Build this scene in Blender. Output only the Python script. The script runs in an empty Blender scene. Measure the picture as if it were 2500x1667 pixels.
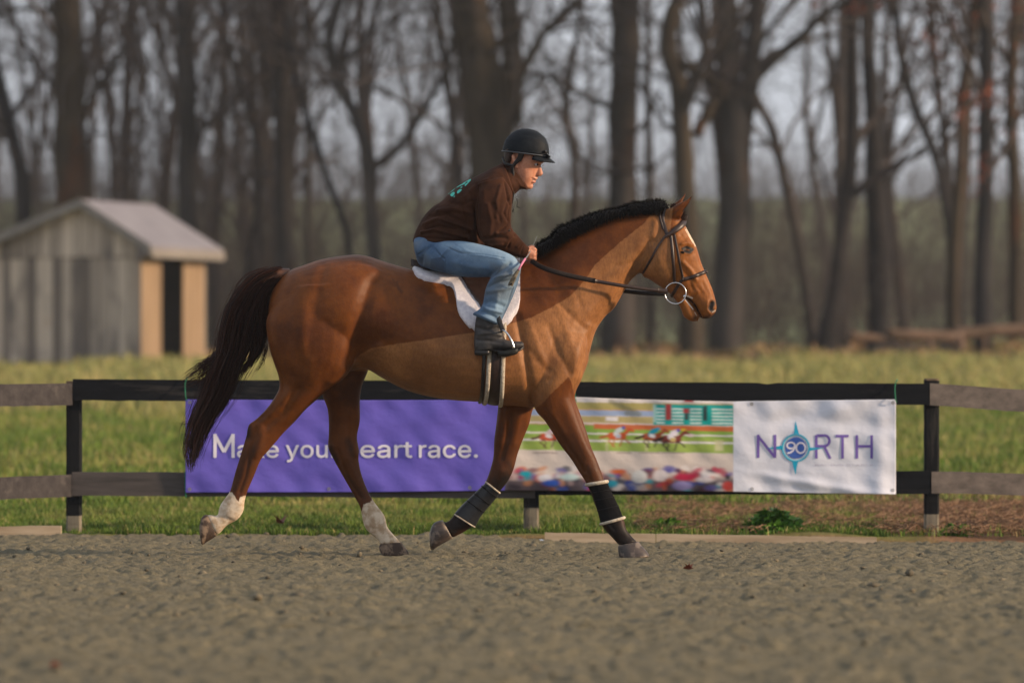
import bpy, math, random
import numpy as np
from mathutils import Vector
from mathutils.bvhtree import BVHTree

# ---------------------------------------------------------------- camera, world, sun, exposure
S = bpy.context.scene
F = 13888.9          # focal length in photo pixels (200 mm on a 36 mm sensor, 2500 px wide)
CAMY, CAMH, HZ = -31.0, 0.95, 934.0
cam_d = bpy.data.cameras.new("camera")
cam = bpy.data.objects.new("camera", cam_d)
S.collection.objects.link(cam)
cam.location = (0, CAMY, CAMH)
cam.rotation_euler = (math.radians(90), 0, 0)
cam_d.lens = 200
cam_d.sensor_width = 36
cam_d.shift_y = (HZ - 833.5) / 2500.0
cam_d.clip_start = 0.5
cam_d.clip_end = 3000
cam_d.dof.use_dof = True
cam_d.dof.focus_distance = 30.85
cam_d.dof.aperture_fstop = 2.8
S.camera = cam

SUN_EL, SUN_AZ = 18.0, -12.0     # elevation, angle of the sun away from +x towards the camera (negative y)
w = bpy.data.worlds.new("World")
S.world = w
w.use_nodes = True
nt = w.node_tree
nt.nodes.clear()
wo = nt.nodes.new("ShaderNodeOutputWorld")
bg = nt.nodes.new("ShaderNodeBackground")
sky = nt.nodes.new("ShaderNodeTexSky")
sky.sky_type = 'NISHITA'
sky.sun_disc = False
sky.sun_elevation = math.radians(SUN_EL)
sky.sun_rotation = math.radians(90 - SUN_AZ)
sky.dust_density = 4.0
sky.air_density = 1.0
bg.inputs[1].default_value = 0.10
nt.links.new(sky.outputs[0], bg.inputs[0])
# thin overcast in front of the blue sky
bg2 = nt.nodes.new("ShaderNodeBackground")
bg2.inputs[0].default_value = (0.56, 0.59, 0.65, 1)
bg2.inputs[1].default_value = 1.08
mx = nt.nodes.new("ShaderNodeMixShader")
mx.inputs[0].default_value = 0.86
nt.links.new(bg.outputs[0], mx.inputs[1])
nt.links.new(bg2.outputs[0], mx.inputs[2])
nt.links.new(mx.outputs[0], wo.inputs[0])

sd = bpy.data.lights.new("sun", 'SUN')
sd.energy = 4.5
sd.angle = math.radians(3.0)
sd.color = (1.0, 0.74, 0.50)
sun = bpy.data.objects.new("sun", sd)
S.collection.objects.link(sun)
el, az = math.radians(SUN_EL), math.radians(SUN_AZ)
sdir = Vector((math.cos(el) * math.cos(az), math.cos(el) * math.sin(az), math.sin(el)))
sun.rotation_euler = sdir.to_track_quat('Z', 'Y').to_euler()
sun.location = (20, -10, 15)
S.view_settings.view_transform = 'Standard'
S.view_settings.look = 'None'
S.view_settings.exposure = 0.30
S.view_settings.gamma = 1
S.cycles.max_bounces = 6
S.cycles.volume_bounces = 1
S.cycles.use_denoising = True

# ---------------------------------------------------------------- helpers
rng = np.random.default_rng(7)
random.seed(7)

def P(px, py, y=0.0):
    d = y - CAMY
    return ((px - 1250.0) / F * d, y, CAMH - (py - HZ) / F * d)

def PX(co):
    d = co[:, 1] - CAMY
    return co[:, 0] / d * F + 1250.0, HZ - (co[:, 2] - CAMH) / d * F

def lin(r, g, b):
    f = lambda c: (c / 255 / 12.92) if c / 255 <= 0.04045 else ((c / 255 + 0.055) / 1.055) ** 2.4
    return (f(r), f(g), f(b))

def mesh_np(name, V, quads=None, tris=None, smooth=True):
    V = np.asarray(V, dtype=np.float32).reshape(-1, 3)
    me = bpy.data.meshes.new(name)
    q = np.asarray(quads if quads is not None else [], dtype=np.int32).reshape(-1, 4)
    t = np.asarray(tris if tris is not None else [], dtype=np.int32).reshape(-1, 3)
    me.vertices.add(len(V))
    me.vertices.foreach_set("co", V.ravel())
    me.loops.add(q.size + t.size)
    me.loops.foreach_set("vertex_index", np.concatenate([q.ravel(), t.ravel()]))
    me.polygons.add(len(q) + len(t))
    st = np.concatenate([np.arange(len(q)) * 4, q.size + np.arange(len(t)) * 3]).astype(np.int32)
    me.polygons.foreach_set("loop_start", st)
    me.update(calc_edges=True)
    me.validate()
    me.polygons.foreach_set("use_smooth", np.full(len(me.polygons), bool(smooth), dtype=bool))
    return me

def link(name, me, mat=None, parent=None):
    o = bpy.data.objects.new(name, me)
    S.collection.objects.link(o)
    if mat is not None:
        me.materials.append(mat)
    if parent is not None:
        o.parent = parent
        if parent.type == 'EMPTY' or parent.location.length > 0:
            o.matrix_parent_inverse = parent.matrix_basis.inverted()
    return o

def tag(o, label=None, cat=None, group=None, kind=None):
    if label: o["label"] = label
    if cat: o["category"] = cat
    if group: o["group"] = group
    if kind: o["kind"] = kind
    return o

def empty(name, loc, label, cat, group=None):
    o = bpy.data.objects.new(name, None)
    S.collection.objects.link(o)
    o.location = loc
    o.empty_display_size = 0.2
    return tag(o, label, cat, group)

class MB:
    """collects arrays into one mesh"""
    def __init__(s): s.V, s.Q, s.T, s.n = [], [], [], 0
    def add(s, V, Q=None, T=None):
        V = np.asarray(V, dtype=float).reshape(-1, 3)
        if Q is not None and len(Q): s.Q.append(np.asarray(Q).reshape(-1, 4) + s.n)
        if T is not None and len(T): s.T.append(np.asarray(T).reshape(-1, 3) + s.n)
        s.V.append(V); s.n += len(V)
        return s
    def mesh(s, name, smooth=True):
        return mesh_np(name, np.concatenate(s.V), np.concatenate(s.Q) if s.Q else None,
                       np.concatenate(s.T) if s.T else None, smooth)
    def box(s, c, size, rz=0.0, M=None):
        x, y, z = np.array(size) / 2
        V = np.array([(i * x, j * y, k * z) for i in (-1, 1) for j in (-1, 1) for k in (-1, 1)], dtype=float)
        if rz:
            ca, sa = math.cos(rz), math.sin(rz)
            V = np.stack([V[:, 0] * ca - V[:, 1] * sa, V[:, 0] * sa + V[:, 1] * ca, V[:, 2]], 1)
        V = V + np.array(c)
        Q = [(0, 1, 3, 2), (4, 6, 7, 5), (0, 4, 5, 1), (2, 3, 7, 6), (0, 2, 6, 4), (1, 5, 7, 3)]
        return s.add(V, Q)
    def hexa(s, p8):
        """8 corners ordered i(0,1) j(0,1) k(0,1)"""
        return s.add(p8, [(0, 1, 3, 2), (4, 6, 7, 5), (0, 4, 5, 1), (2, 3, 7, 6), (0, 2, 6, 4), (1, 5, 7, 3)])
    def build(s, name, mat, parent=None, smooth=True):
        return link(name, s.mesh(name, smooth), mat, parent)

def tubes(Pm, R, sides=3, cap=False):
    """Pm (M,N,3), R (M,N) -> V, quads, tris"""
    Pm = np.asarray(Pm, dtype=float); R = np.asarray(R, dtype=float)
    if Pm.ndim == 2: Pm = Pm[None]; R = R[None]
    M, N = R.shape
    T = np.gradient(Pm, axis=1)
    T /= np.linalg.norm(T, axis=2, keepdims=True) + 1e-12
    D = Pm[:, -1] - Pm[:, 0]
    D = D / (np.linalg.norm(D, axis=1, keepdims=True) + 1e-12)
    ref = np.where(np.abs(D[:, 2:3]) > 0.75, np.array([[1.0, 0.13, 0]]), np.array([[0.1, 0.05, 1.0]]))
    ref = np.repeat(ref[:, None, :], N, 1)
    A = np.cross(T, ref); A /= np.linalg.norm(A, axis=2, keepdims=True) + 1e-12
    B = np.cross(T, A)
    an = np.arange(sides) / sides * 2 * math.pi
    V = Pm[:, :, None, :] + R[:, :, None, None] * (A[:, :, None, :] * np.cos(an)[None, None, :, None] + B[:, :, None, :] * np.sin(an)[None, None, :, None])
    idx = np.arange(M * N * sides).reshape(M, N, sides)
    nx = np.roll(idx, -1, axis=2)
    Q = np.stack([idx[:, :-1], nx[:, :-1], nx[:, 1:], idx[:, 1:]], -1).reshape(-1, 4)
    V = V.reshape(-1, 3)
    Tr = None
    if cap:
        c = np.concatenate([Pm[:, 0], Pm[:, -1]])
        base = len(V)
        V = np.concatenate([V, c])
        c0 = base + np.arange(M); c1 = base + M + np.arange(M)
        t0 = np.stack([np.repeat(c0[:, None], sides, 1), nx[:, 0], idx[:, 0]], -1).reshape(-1, 3)
        t1 = np.stack([np.repeat(c1[:, None], sides, 1), idx[:, -1], nx[:, -1]], -1).reshape(-1, 3)
        Tr = np.concatenate([t0, t1])
    return V, Q, Tr

def catmull(A, sub):
    A = np.asarray(A, dtype=float)
    n = len(A)
    if n < 3 or sub < 2:
        return A
    E = np.concatenate([[2 * A[0] - A[1]], A, [2 * A[-1] - A[-2]]])
    out = []
    for i in range(n - 1):
        p0, p1, p2, p3 = E[i], E[i + 1], E[i + 2], E[i + 3]
        for k in range(sub):
            t = k / sub
            out.append(0.5 * ((2 * p1) + (-p0 + p2) * t + (2 * p0 - 5 * p1 + 4 * p2 - p3) * t * t + (-p0 + 3 * p1 - 3 * p2 + p3) * t ** 3))
    out.append(A[-1])
    return np.array(out)

def loft(secs, n=28, sub=4, post=None):
    """secs: (ax, ay, bx, by, yc, hw, k, pw) in photo pixels; ring passes through A and B in side view"""
    full = []
    for s in secs:
        s = list(s)
        if len(s) < 7: s.append(0.0)
        if len(s) < 8: s.append(2.0)
        full.append(s)
    A = catmull(full, sub)
    an = np.arange(n) / n * 2 * math.pi
    V = []
    for ax, ay, bx, by, yc, hw, k, pw in A:
        a = np.array(P(ax, ay, yc)); b = np.array(P(bx, by, yc))
        c = (a + b) / 2; h = (a - b) / 2
        ca, sa = np.cos(an), np.sin(an)
        e = 2.0 / pw
        ca2 = np.sign(ca) * np.abs(ca) ** e; sa2 = np.sign(sa) * np.abs(sa) ** e
        ring = c[None] + ca2[:, None] * h[None]
        ring[:, 1] += sa2 * hw * (1 + k * ca2)
        V.append(ring)
    V = np.array(V)
    m = len(V)
    idx = np.arange(m * n).reshape(m, n); nx = np.roll(idx, -1, 1)
    Q = np.stack([idx[:-1], idx[1:], nx[1:], nx[:-1]], -1).reshape(-1, 4)
    Vf = V.reshape(-1, 3)
    c0, c1 = V[0].mean(0), V[-1].mean(0)
    b = len(Vf)
    Vf = np.concatenate([Vf, [c0, c1]])
    T = np.concatenate([np.stack([np.full(n, b), idx[0], nx[0]], -1), np.stack([np.full(n, b + 1), nx[-1], idx[-1]], -1)])
    if post is not None: Vf = post(Vf)
    return Vf, Q, T

def ball(c, r, n=14, rot=None):
    """ellipsoid; c world, r (rx,ry,rz)"""
    u = np.linspace(0, math.pi, n); v = np.arange(2 * n) / (2 * n) * 2 * math.pi
    U, W = np.meshgrid(u, v, indexing='ij')
    X = np.stack([np.sin(U) * np.cos(W), np.sin(U) * np.sin(W), np.cos(U)], -1) * np.array(r)
    if rot is not None:
        X = X @ np.array(rot).T
    X = X + np.array(c)
    m, k = U.shape
    idx = np.arange(m * k).reshape(m, k); nx = np.roll(idx, -1, 1)
    Q = np.stack([idx[:-1], idx[1:], nx[1:], nx[:-1]], -1).reshape(-1, 4)
    return X.reshape(-1, 3), Q, None

def rotY(a):
    c, s = math.cos(a), math.sin(a)
    return np.array([[c, 0, s], [0, 1, 0], [-s, 0, c]])

def remesh(mb, voxel, smooth_it=4, lam=0.5):
    me = mb.mesh("tmp")
    o = bpy.data.objects.new("tmp", me); S.collection.objects.link(o)
    m = o.modifiers.new("r", 'REMESH'); m.mode = 'VOXEL'; m.voxel_size = voxel; m.adaptivity = 0
    s = o.modifiers.new("s", 'SMOOTH'); s.factor = lam; s.iterations = smooth_it
    dg = bpy.context.evaluated_depsgraph_get(); dg.update()
    ev = o.evaluated_get(dg)
    out = bpy.data.meshes.new_from_object(ev)
    bpy.data.objects.remove(o); bpy.data.meshes.remove(me)
    out.materials.clear()
    return out

def coords(me):
    a = np.empty(len(me.vertices) * 3, dtype=np.float32); me.vertices.foreach_get("co", a)
    return a.reshape(-1, 3).astype(float)
def normals(me):
    a = np.empty(len(me.vertices) * 3, dtype=np.float32); me.vertices.foreach_get("normal", a)
    return a.reshape(-1, 3).astype(float)
def setco(me, co):
    me.vertices.foreach_set("co", co.astype(np.float32).ravel()); me.update()
    me.polygons.foreach_set("use_smooth", np.ones(len(me.polygons), dtype=bool))

def segdist(x, y, pts, closed=False):
    d = np.full(x.shape, 1e9)
    n = len(pts)
    for i in range(n if closed else max(n - 1, 1)):
        ax, ay = pts[i][:2]; bx, by = pts[(i + 1) % n][:2]
        vx, vy = bx - ax, by - ay
        L = vx * vx + vy * vy + 1e-9
        t = np.clip(((x - ax) * vx + (y - ay) * vy) / L, 0, 1)
        d = np.minimum(d, np.hypot(x - ax - t * vx, y - ay - t * vy))
    return d

def inside(x, y, pts):
    r = np.zeros(x.shape, dtype=bool)
    n = len(pts)
    for i in range(n):
        ax, ay = pts[i]; bx, by = pts[(i + 1) % n]
        if ay == by: continue
        c = ((ay > y) != (by > y)) & (x < (bx - ax) * (y - ay) / (by - ay) + ax)
        r ^= c
    return r

def sdf(x, y, pts):
    d = segdist(x, y, pts, True)
    return np.where(inside(x, y, pts), d, -d)

def attr(me, name, vals):
    a = me.attributes.new(name, 'FLOAT', 'POINT')
    a.data.foreach_set("value", vals.astype(np.float32))

def sculpt(me, strokes, side=0):
    co, no = coords(me), normals(me)
    x, y = PX(co)
    disp = np.zeros(len(co))
    for pts, sg, amp in strokes:
        d = segdist(x, y, pts if len(pts) > 1 else [pts[0], pts[0]])
        disp += amp * np.exp(-(d / sg) ** 2)
    m = np.clip((np.abs(no[:, 1]) - 0.15) / 0.5, 0, 1)
    if side: m = m * (np.sign(co[:, 1] - 0.0) == side)
    setco(me, co + no * (disp * m)[:, None])

def blobs(me, strokes, side=0, ysplit=0.0):
    co = coords(me); x, y = PX(co)
    v = np.zeros(len(co))
    for pts, sg, amp in strokes:
        d = segdist(x, y, pts if len(pts) > 1 else [pts[0], pts[0]])
        v = np.maximum(v, amp * np.exp(-(d / sg) ** 2))
    if side: v = v * (np.sign(co[:, 1] - ysplit) == side)
    return v

# ---------------------------------------------------------------- materials
class NB:
    def __init__(s, name):
        s.m = bpy.data.materials.new(name); s.m.use_nodes = True
        s.t = s.m.node_tree; s.t.nodes.clear()
        s.out = s.t.nodes.new("ShaderNodeOutputMaterial")
        s.b = s.t.nodes.new("ShaderNodeBsdfPrincipled")
        s.t.links.new(s.b.outputs[0], s.out.inputs[0])
        s.tc = s.t.nodes.new("ShaderNodeTexCoord")
    def set(s, k, v):
        if hasattr(v, 'is_output') or isinstance(v, bpy.types.NodeSocket): s.t.links.new(v, s.b.inputs[k])
        else: s.b.inputs[k].default_value = (tuple(v) + (1,)) if isinstance(v, (tuple, list)) and len(v) == 3 else v
        return s
    def noise(s, scale, detail=4, rough=0.55, stretch=(1, 1, 1), loc=(0, 0, 0), dist=0.0):
        mp = s.t.nodes.new("ShaderNodeMapping"); mp.inputs['Scale'].default_value = stretch; mp.inputs['Location'].default_value = loc
        s.t.links.new(s.tc.outputs['Object'], mp.inputs[0])
        n = s.t.nodes.new("ShaderNodeTexNoise")
        n.inputs['Scale'].default_value = scale; n.inputs['Detail'].default_value = detail
        n.inputs['Roughness'].default_value = rough; n.inputs['Distortion'].default_value = dist
        s.t.links.new(mp.outputs[0], n.inputs[0])
        return n.outputs['Fac']
    def vor(s, scale, stretch=(1, 1, 1)):
        mp = s.t.nodes.new("ShaderNodeMapping"); mp.inputs['Scale'].default_value = stretch
        s.t.links.new(s.tc.outputs['Object'], mp.inputs[0])
        n = s.t.nodes.new("ShaderNodeTexVoronoi"); n.inputs['Scale'].default_value = scale
        s.t.links.new(mp.outputs[0], n.inputs[0])
        return n.outputs['Distance']
    def rng(s, v, a, b, c=0.0, d=1.0):
        n = s.t.nodes.new("ShaderNodeMapRange"); s.t.links.new(v, n.inputs[0])
        n.inputs[1].default_value = a; n.inputs[2].default_value = b; n.inputs[3].default_value = c; n.inputs[4].default_value = d
        return n.outputs[0]
    def math(s, op, a, b=None):
        n = s.t.nodes.new("ShaderNodeMath"); n.operation = op
        for i, v in enumerate((a, b)):
            if v is None: continue
            if isinstance(v, (int, float)): n.inputs[i].default_value = v
            else: s.t.links.new(v, n.inputs[i])
        return n.outputs[0]
    def mix(s, f, a, b):
        n = s.t.nodes.new("ShaderNodeMix"); n.data_type = 'RGBA'
        if isinstance(f, (int, float)): n.inputs[0].default_value = f
        else: s.t.links.new(f, n.inputs[0])
        for i, v in ((6, a), (7, b)):
            if isinstance(v, (tuple, list)): n.inputs[i].default_value = tuple(v)[:3] + (1,)
            else: s.t.links.new(v, n.inputs[i])
        return n.outputs[2]
    def at(s, name, out='Fac'):
        n = s.t.nodes.new("ShaderNodeAttribute"); n.attribute_name = name
        return n.outputs[out]
    def bump(s, h, strength=0.3, dist=0.01, prev=None):
        n = s.t.nodes.new("ShaderNodeBump"); n.inputs['Strength'].default_value = strength; n.inputs['Distance'].default_value = dist
        s.t.links.new(h, n.inputs['Height'])
        if prev is not None: s.t.links.new(prev, n.inputs['Normal'])
        s.t.links.new(n.outputs[0], s.b.inputs['Normal'])
        return n.outputs[0]

def simple(name, c1, c2=None, scale=8, rough=0.7, spec=0.3, bump=None, metal=0.0, stretch=(1, 1, 1), lo=0.35, hi=0.65, sheen=0):
    n = NB(name)
    if c2 is not None:
        f = n.rng(n.noise(scale, 5, 0.6, stretch), lo, hi)
        n.set('Base Color', n.mix(f, c1, c2))
    else:
        n.set('Base Color', c1)
    n.set('Roughness', rough); n.set('Specular IOR Level', spec); n.set('Metallic', metal)
    if sheen: n.set('Sheen Weight', sheen)
    if bump: n.bump(n.noise(bump[0], 4, 0.6, stretch), bump[1], bump[2])
    return n.m
# ================================================================ SETTING
def gz(x, y):
    """height of the field beyond the fence"""
    d = y + 31.0
    a = np.clip((d - 36.0) / 94.0, 0, 1)
    z = 1.60 * a
    b = np.clip((d - 135.0) / 290.0, 0, 1)
    z = z + 13.2 * (b ** 1.25)
    z = z + 0.06 * np.sin(x * 0.9 + d * 0.23) * a + 0.05 * np.sin(x * 2.3 + 1.0) * a
    z = z + 0.10 * np.clip((x - 6) / 6, 0, 1) * a * (d < 140)
    return z

def fft_noise(nx, ny, dx, dy, lo, hi, beta, seed):
    """band limited height noise; lo/hi wavelengths in metres"""
    r = np.random.default_rng(seed)
    kx = np.fft.fftfreq(nx, dx)[:, None]; ky = np.fft.rfftfreq(ny, dy)[None, :]
    k = np.hypot(kx * 1.7, ky)
    amp = np.where((k > 1 / hi) & (k < 1 / lo), 1 / np.maximum(k, 1e-6) ** beta, 0)
    ph = r.uniform(0, 2 * math.pi, amp.shape)
    z = np.fft.irfft2(amp * np.exp(1j * ph), s=(nx, ny))
    return z / z.std()

def grid_mesh(name, xs, ys, Z):
    X, Y = np.meshgrid(xs, ys, indexing='ij')
    V = np.stack([X, Y, Z], -1).reshape(-1, 3)
    idx = np.arange(len(xs) * len(ys)).reshape(len(xs), len(ys))
    Q = np.stack([idx[:-1, :-1], idx[1:, :-1], idx[1:, 1:], idx[:-1, 1:]], -1).reshape(-1, 4)
    return mesh_np(name, V, Q)

# --- sand
n = NB("arena_sand")
f1 = n.rng(n.noise(2.2, 6, 0.65, (1, 0.5, 1)), 0.35, 0.65)
f2 = n.rng(n.noise(38, 4, 0.6), 0.40, 0.62)
c = n.mix(f1, (0.215, 0.182, 0.112), (0.150, 0.135, 0.095))
fs = n.rng(n.noise(9, 5, 0.7, (1, .55, 1), (5, 3, 0)), 0.56, 0.66)
c = n.mix(n.math('MULTIPLY', fs, .75), c, (0.095, .092, .072))
fs = n.rng(n.noise(26, 4, 0.7, (1, .6, 1), (1, 9, 0)), 0.60, 0.68)
c = n.mix(n.math('MULTIPLY', fs, .8), c, (0.060, .055, .042))  # dark specks painted in as the shade of small holes
c = n.mix(n.math('MULTIPLY', f2, 0.75), c, (0.130, 0.118, 0.080))
f3 = n.rng(n.noise(70, 3, 0.5, (1, 1, 1), (3, 1, 0)), 0.66, 0.72)
c = n.mix(n.math('MULTIPLY', f3, 0.5), c, (0.30, 0.26, 0.19))
f4 = n.rng(n.at('low'), 0.35, 1.0)
c = n.mix(n.math('MULTIPLY', f4, 0.85), c, (0.060, 0.064, 0.058))      # shade of the hoof-mark hollows painted into the sand colour
n.set('Base Color', c); n.set('Roughness', 0.92); n.set('Specular IOR Level', 0.15)
n.bump(n.noise(60, 6, 0.7), 0.9, 0.02)
M_sand = n.m
xs = np.arange(-4.6, 4.6, 0.0155); ys = np.concatenate([np.arange(-14.5, -9, 0.022), np.arange(-9, 4.50, 0.019)])
nx_, ny_ = len(xs), len(ys)
Z = 0.0074 * fft_noise(nx_, ny_, .0155, .019, .04, .16, 0.9, 1) + 0.0055 * fft_noise(nx_, ny_, .0155, .019, .22, 1.3, 1.0, 2)
X_, Y_ = np.meshgrid(xs, ys, indexing='ij')
low = np.zeros_like(Z)
r2 = np.random.default_rng(5)
for i in range(3000):                                # hoof prints and kicked clods
    cx, cy = r2.uniform(-4.6, 4.6), r2.uniform(-14.4, 4.2)
    a, b, dp = r2.uniform(.018, .06), r2.uniform(.02, .08), r2.uniform(-0.016, 0.004)
    ix = slice(*np.searchsorted(xs, (cx - .3, cx + .3))); iy = slice(*np.searchsorted(ys, (cy - .35, cy + .35)))
    g = ((X_[ix, iy] - cx) / a) ** 2 + ((Y_[ix, iy] - cy) / b) ** 2
    Z[ix, iy] += dp * np.exp(-g) + abs(dp) * 0.5 * np.exp(-(np.sqrt(g) - 1.5) ** 2 * 4)
    low[ix, iy] = np.maximum(low[ix, iy], np.exp(-g) * (dp < -0.006) * r2.uniform(.3, 1))
hoofs = [P(1548, 1360, -.14), P(962, 1355, .13)]
for (hx, hy, hz) in hoofs:
    g = ((X_ - hx) / .16) ** 2 + ((Y_ - hy) / .2) ** 2
    Z = Z * (1 - np.exp(-g)) + 0.004 * np.exp(-g)
def sst(t):
    t = np.clip(t, 0, 1); return t * t * (3 - 2 * t)
Z -= sst((Y_ - .6) / 2.6) * .045 * sst((X_ + .5) / 1.2)
Z -= np.clip((Y_ - 4.1) / .4, 0, 1) * 0.03
me = grid_mesh("arena_sand", xs, ys, Z)
attr(me, 'low', low.ravel())
tag(link("arena_sand", me, M_sand), kind='structure')
me = mesh_np("ground", [(-400, -120, -.06), (400, -120, -.06), (400, 4.6, -.06), (-400, 4.6, -.06)], [(0, 1, 2, 3)])
tag(link("arena_ground", me, M_sand), kind='structure')

# clods: small lumps thrown up on the sand
mb = MB(); r3 = np.random.default_rng(11)
for i in range(1100):
    x, y = r3.uniform(-4.3, 4.3), r3.uniform(-13.8, 4.0)
    s = r3.uniform(.003, .012) * (1 if i % 9 else 1.7)
    V, Q, T = ball((0, 0, 0), (s * r3.uniform(.8, 1.8), s * r3.uniform(.8, 1.5), s * .8), 5)
    V = V * (1 + r3.uniform(-.2, .2, (len(V), 1))) + np.array([x, y, s * .3 + Z[min(np.searchsorted(xs, x), nx_ - 1), min(np.searchsorted(ys, y), ny_ - 1)]])
    mb.add(V, Q)
tag(mb.build("sand_clods", simple("clod", (0.075, 0.068, .052), (0.19, .16, .11), 4, 0.95, .1)), kind='stuff', label=None)

# a fallen leaf on the sand
def leaf_mesh(mb, c, s, rz, tilt=0.4):
    pts = [(0, -1), (.25, -.5), (.9, -.55), (.55, -.1), (1.0, .35), (.4, .3), (.3, .75), (0, 1.1), (-.3, .75), (-.4, .3), (-1.0, .35), (-.55, -.1), (-.9, -.55), (-.25, -.5)]
    V = np.array([(a * s, b * s, abs(a) * s * tilt + .012) for a, b in pts] + [(0, 0, .006)])
    ca, sa = math.cos(rz), math.sin(rz)
    V = np.stack([V[:, 0] * ca - V[:, 1] * sa, V[:, 0] * sa + V[:, 1] * ca, V[:, 2]], 1) + np.array(c)
    k = len(pts)
    mb.add(V, None, [(k, i, (i + 1) % k) for i in range(k)])
M_leaf = simple("dead_leaf", (0.13, 0.022, 0.014), (0.20, .05, .02), 60, .6)
lf = MB(); x, y, z = P(1681, 1398, -2.6); leaf_mesh(lf, (x, y, .012), .028, 1.1, 1.0)
tag(lf.build("fallen_leaf", M_leaf, smooth=False), "dark red dead leaf lying alone on the sand in front of the horse", "leaf")
lf = MB(); x, y, z = P(685, 1270, 4.9); leaf_mesh(lf, (x, y, .055), .05, .5, 1.2)
tag(lf.build("fallen_leaf", M_leaf, smooth=False), "brown dead leaf caught in the green grass under the purple banner", "leaf")
lf = MB(); x, y, z = P(135, 1598, -12.4); leaf_mesh(lf, (x, y, .012), .02, 2.0, 1.0)
tag(lf.build("fallen_leaf", M_leaf, smooth=False), "small reddish leaf on the sand near the bottom left corner", "leaf")

# --- field
n = NB("field_grass_soil")
a = n.rng(n.noise(0.8, 6, 0.6), 0.38, 0.64)
c = n.mix(a, (0.115, 0.150, 0.038), (0.19, 0.185, 0.055))
b_ = n.rng(n.noise(.28, 5, .6, (0.35, 1, 1), (7, 0, 0)), .44, .60)
c = n.mix(n.math('MULTIPLY', b_, n.at('straw')), c, (0.36, 0.26, 0.11))
c = n.mix(n.at('soil'), c, n.mix(n.rng(n.noise(6, 5), .4, .6), (0.14, 0.078, 0.042), (0.23, .13, .075)))
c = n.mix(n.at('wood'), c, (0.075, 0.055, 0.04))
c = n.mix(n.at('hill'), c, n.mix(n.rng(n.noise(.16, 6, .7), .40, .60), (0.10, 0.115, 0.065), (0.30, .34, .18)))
n.set('Base Color', c); n.set('Roughness', .95); n.set('Specular IOR Level', .1)
n.bump(n.noise(12, 5, .7), .6, .05)
M_field = n.m
ysf = np.concatenate([np.arange(4.30, 12, .06), np.arange(12, 40, .3), np.arange(40, 110, 1.0), np.arange(110, 900, 10)])
xsf = np.concatenate([np.arange(-420, -20, 20), np.arange(-20, -6, .5), np.arange(-6, 6, .06), np.arange(6, 20, .5), np.arange(20, 421, 20)])
XX, YY = np.meshgrid(xsf, ysf, indexing='ij')
ZZ = gz(XX, YY)
soilp = [(P(px, 1300, 4.6)[0]) for px in (1560, 1850, 2260)]
near = np.clip(1 - (YY - 9.6) / 1.6, 0, 1)
soil = near * np.clip((XX - soilp[0]) / .6, 0, 1) * (0.35 + 0.65 * np.clip((XX - soilp[2] + .3) / .3, 0, 1))
sp = np.sin(XX * 5.1 + np.sin(YY * 4)) * .5 + .5
soil = np.clip(soil * (0.45 + .8 * sp) + .9 * near * (XX > soilp[2] + .1), 0, 1) * (YY < 11.5)
soil = np.maximum(soil, np.clip(1 - (YY - 4.36) / .12, 0, 1) * .7)
ZZ -= np.clip(1 - (YY - 4.30) / .16, 0, 1) * .05
ZZ += np.where(YY < 8, .012 * np.sin(XX * 7 + YY * 3) + soil * .03 * np.sin(XX * 3.1 + 1.7), 0)
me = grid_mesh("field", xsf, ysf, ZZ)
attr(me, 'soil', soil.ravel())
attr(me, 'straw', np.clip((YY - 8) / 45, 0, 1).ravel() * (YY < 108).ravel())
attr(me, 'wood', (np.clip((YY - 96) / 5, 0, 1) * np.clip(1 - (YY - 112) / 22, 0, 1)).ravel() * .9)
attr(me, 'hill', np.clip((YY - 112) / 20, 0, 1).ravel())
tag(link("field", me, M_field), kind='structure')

# grass blades beyond the boards
def blades(name, N, ymin, ymax, xw, h, w, seed, mat, dens=None, yb=1.0):
    r = np.random.default_rng(seed)
    y = ymin + (ymax - ymin) * r.random(N) ** yb
    hw = (y + 31) / F * 1300 + .3 if xw is None else xw
    x = r.uniform(-1, 1, N) * hw
    if dens is not None:
        keep = r.random(N) < dens(x, y)
        x, y = x[keep], y[keep]; N = len(x)
    z = gz(x, y)
    cl = 0.40 + .65 * np.sin(x * 6.1 + np.sin(y * 5)) * np.sin(y * 7.3 + x)
    hh = h * r.uniform(.45, 1.25, N) * (.55 + .6 * cl)
    a = r.uniform(0, 2 * math.pi, N); lean = r.uniform(.1, .9, N) * hh; la = r.uniform(0, 2 * math.pi, N)
    dx, dy = np.cos(a) * w / 2, np.sin(a) * w / 2
    lx, ly = np.cos(la) * lean, np.sin(la) * lean
    V = np.stack([
        np.stack([x - dx, y - dy, z - .01], -1), np.stack([x + dx, y + dy, z - .01], -1),
        np.stack([x + dx * .7 + lx * .35, y + dy * .7 + ly * .35, z + hh * .6], -1), np.stack([x - dx * .7 + lx * .35, y - dy * .7 + ly * .35, z + hh * .6], -1),
        np.stack([x + lx, y + ly, z + hh], -1)], 1)
    i = np.arange(N)[:, None] * 5
    Q = np.concatenate([i, i + 1, i + 2, i + 3], 1); T = np.concatenate([i + 3, i + 2, i + 4], 1)
    me = mesh_np(name, V.reshape(-1, 3), Q, T, smooth=False)
    attr(me, 'rnd', np.repeat(r.random(N), 5)); attr(me, 'far', np.repeat(np.clip((y - 5.6) / 2, 0, 1), 5))
    o = link(name, me, mat)
    return tag(o, kind='stuff')
n = NB("grass_blade")
c = n.mix(n.at('rnd'), (0.065, 0.135, 0.014), (0.185, 0.245, 0.034))
c = n.mix(n.rng(n.noise(5.5, 3, .6), .42, .62, 0, .75), c, (0.035, .075, .012))
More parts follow.
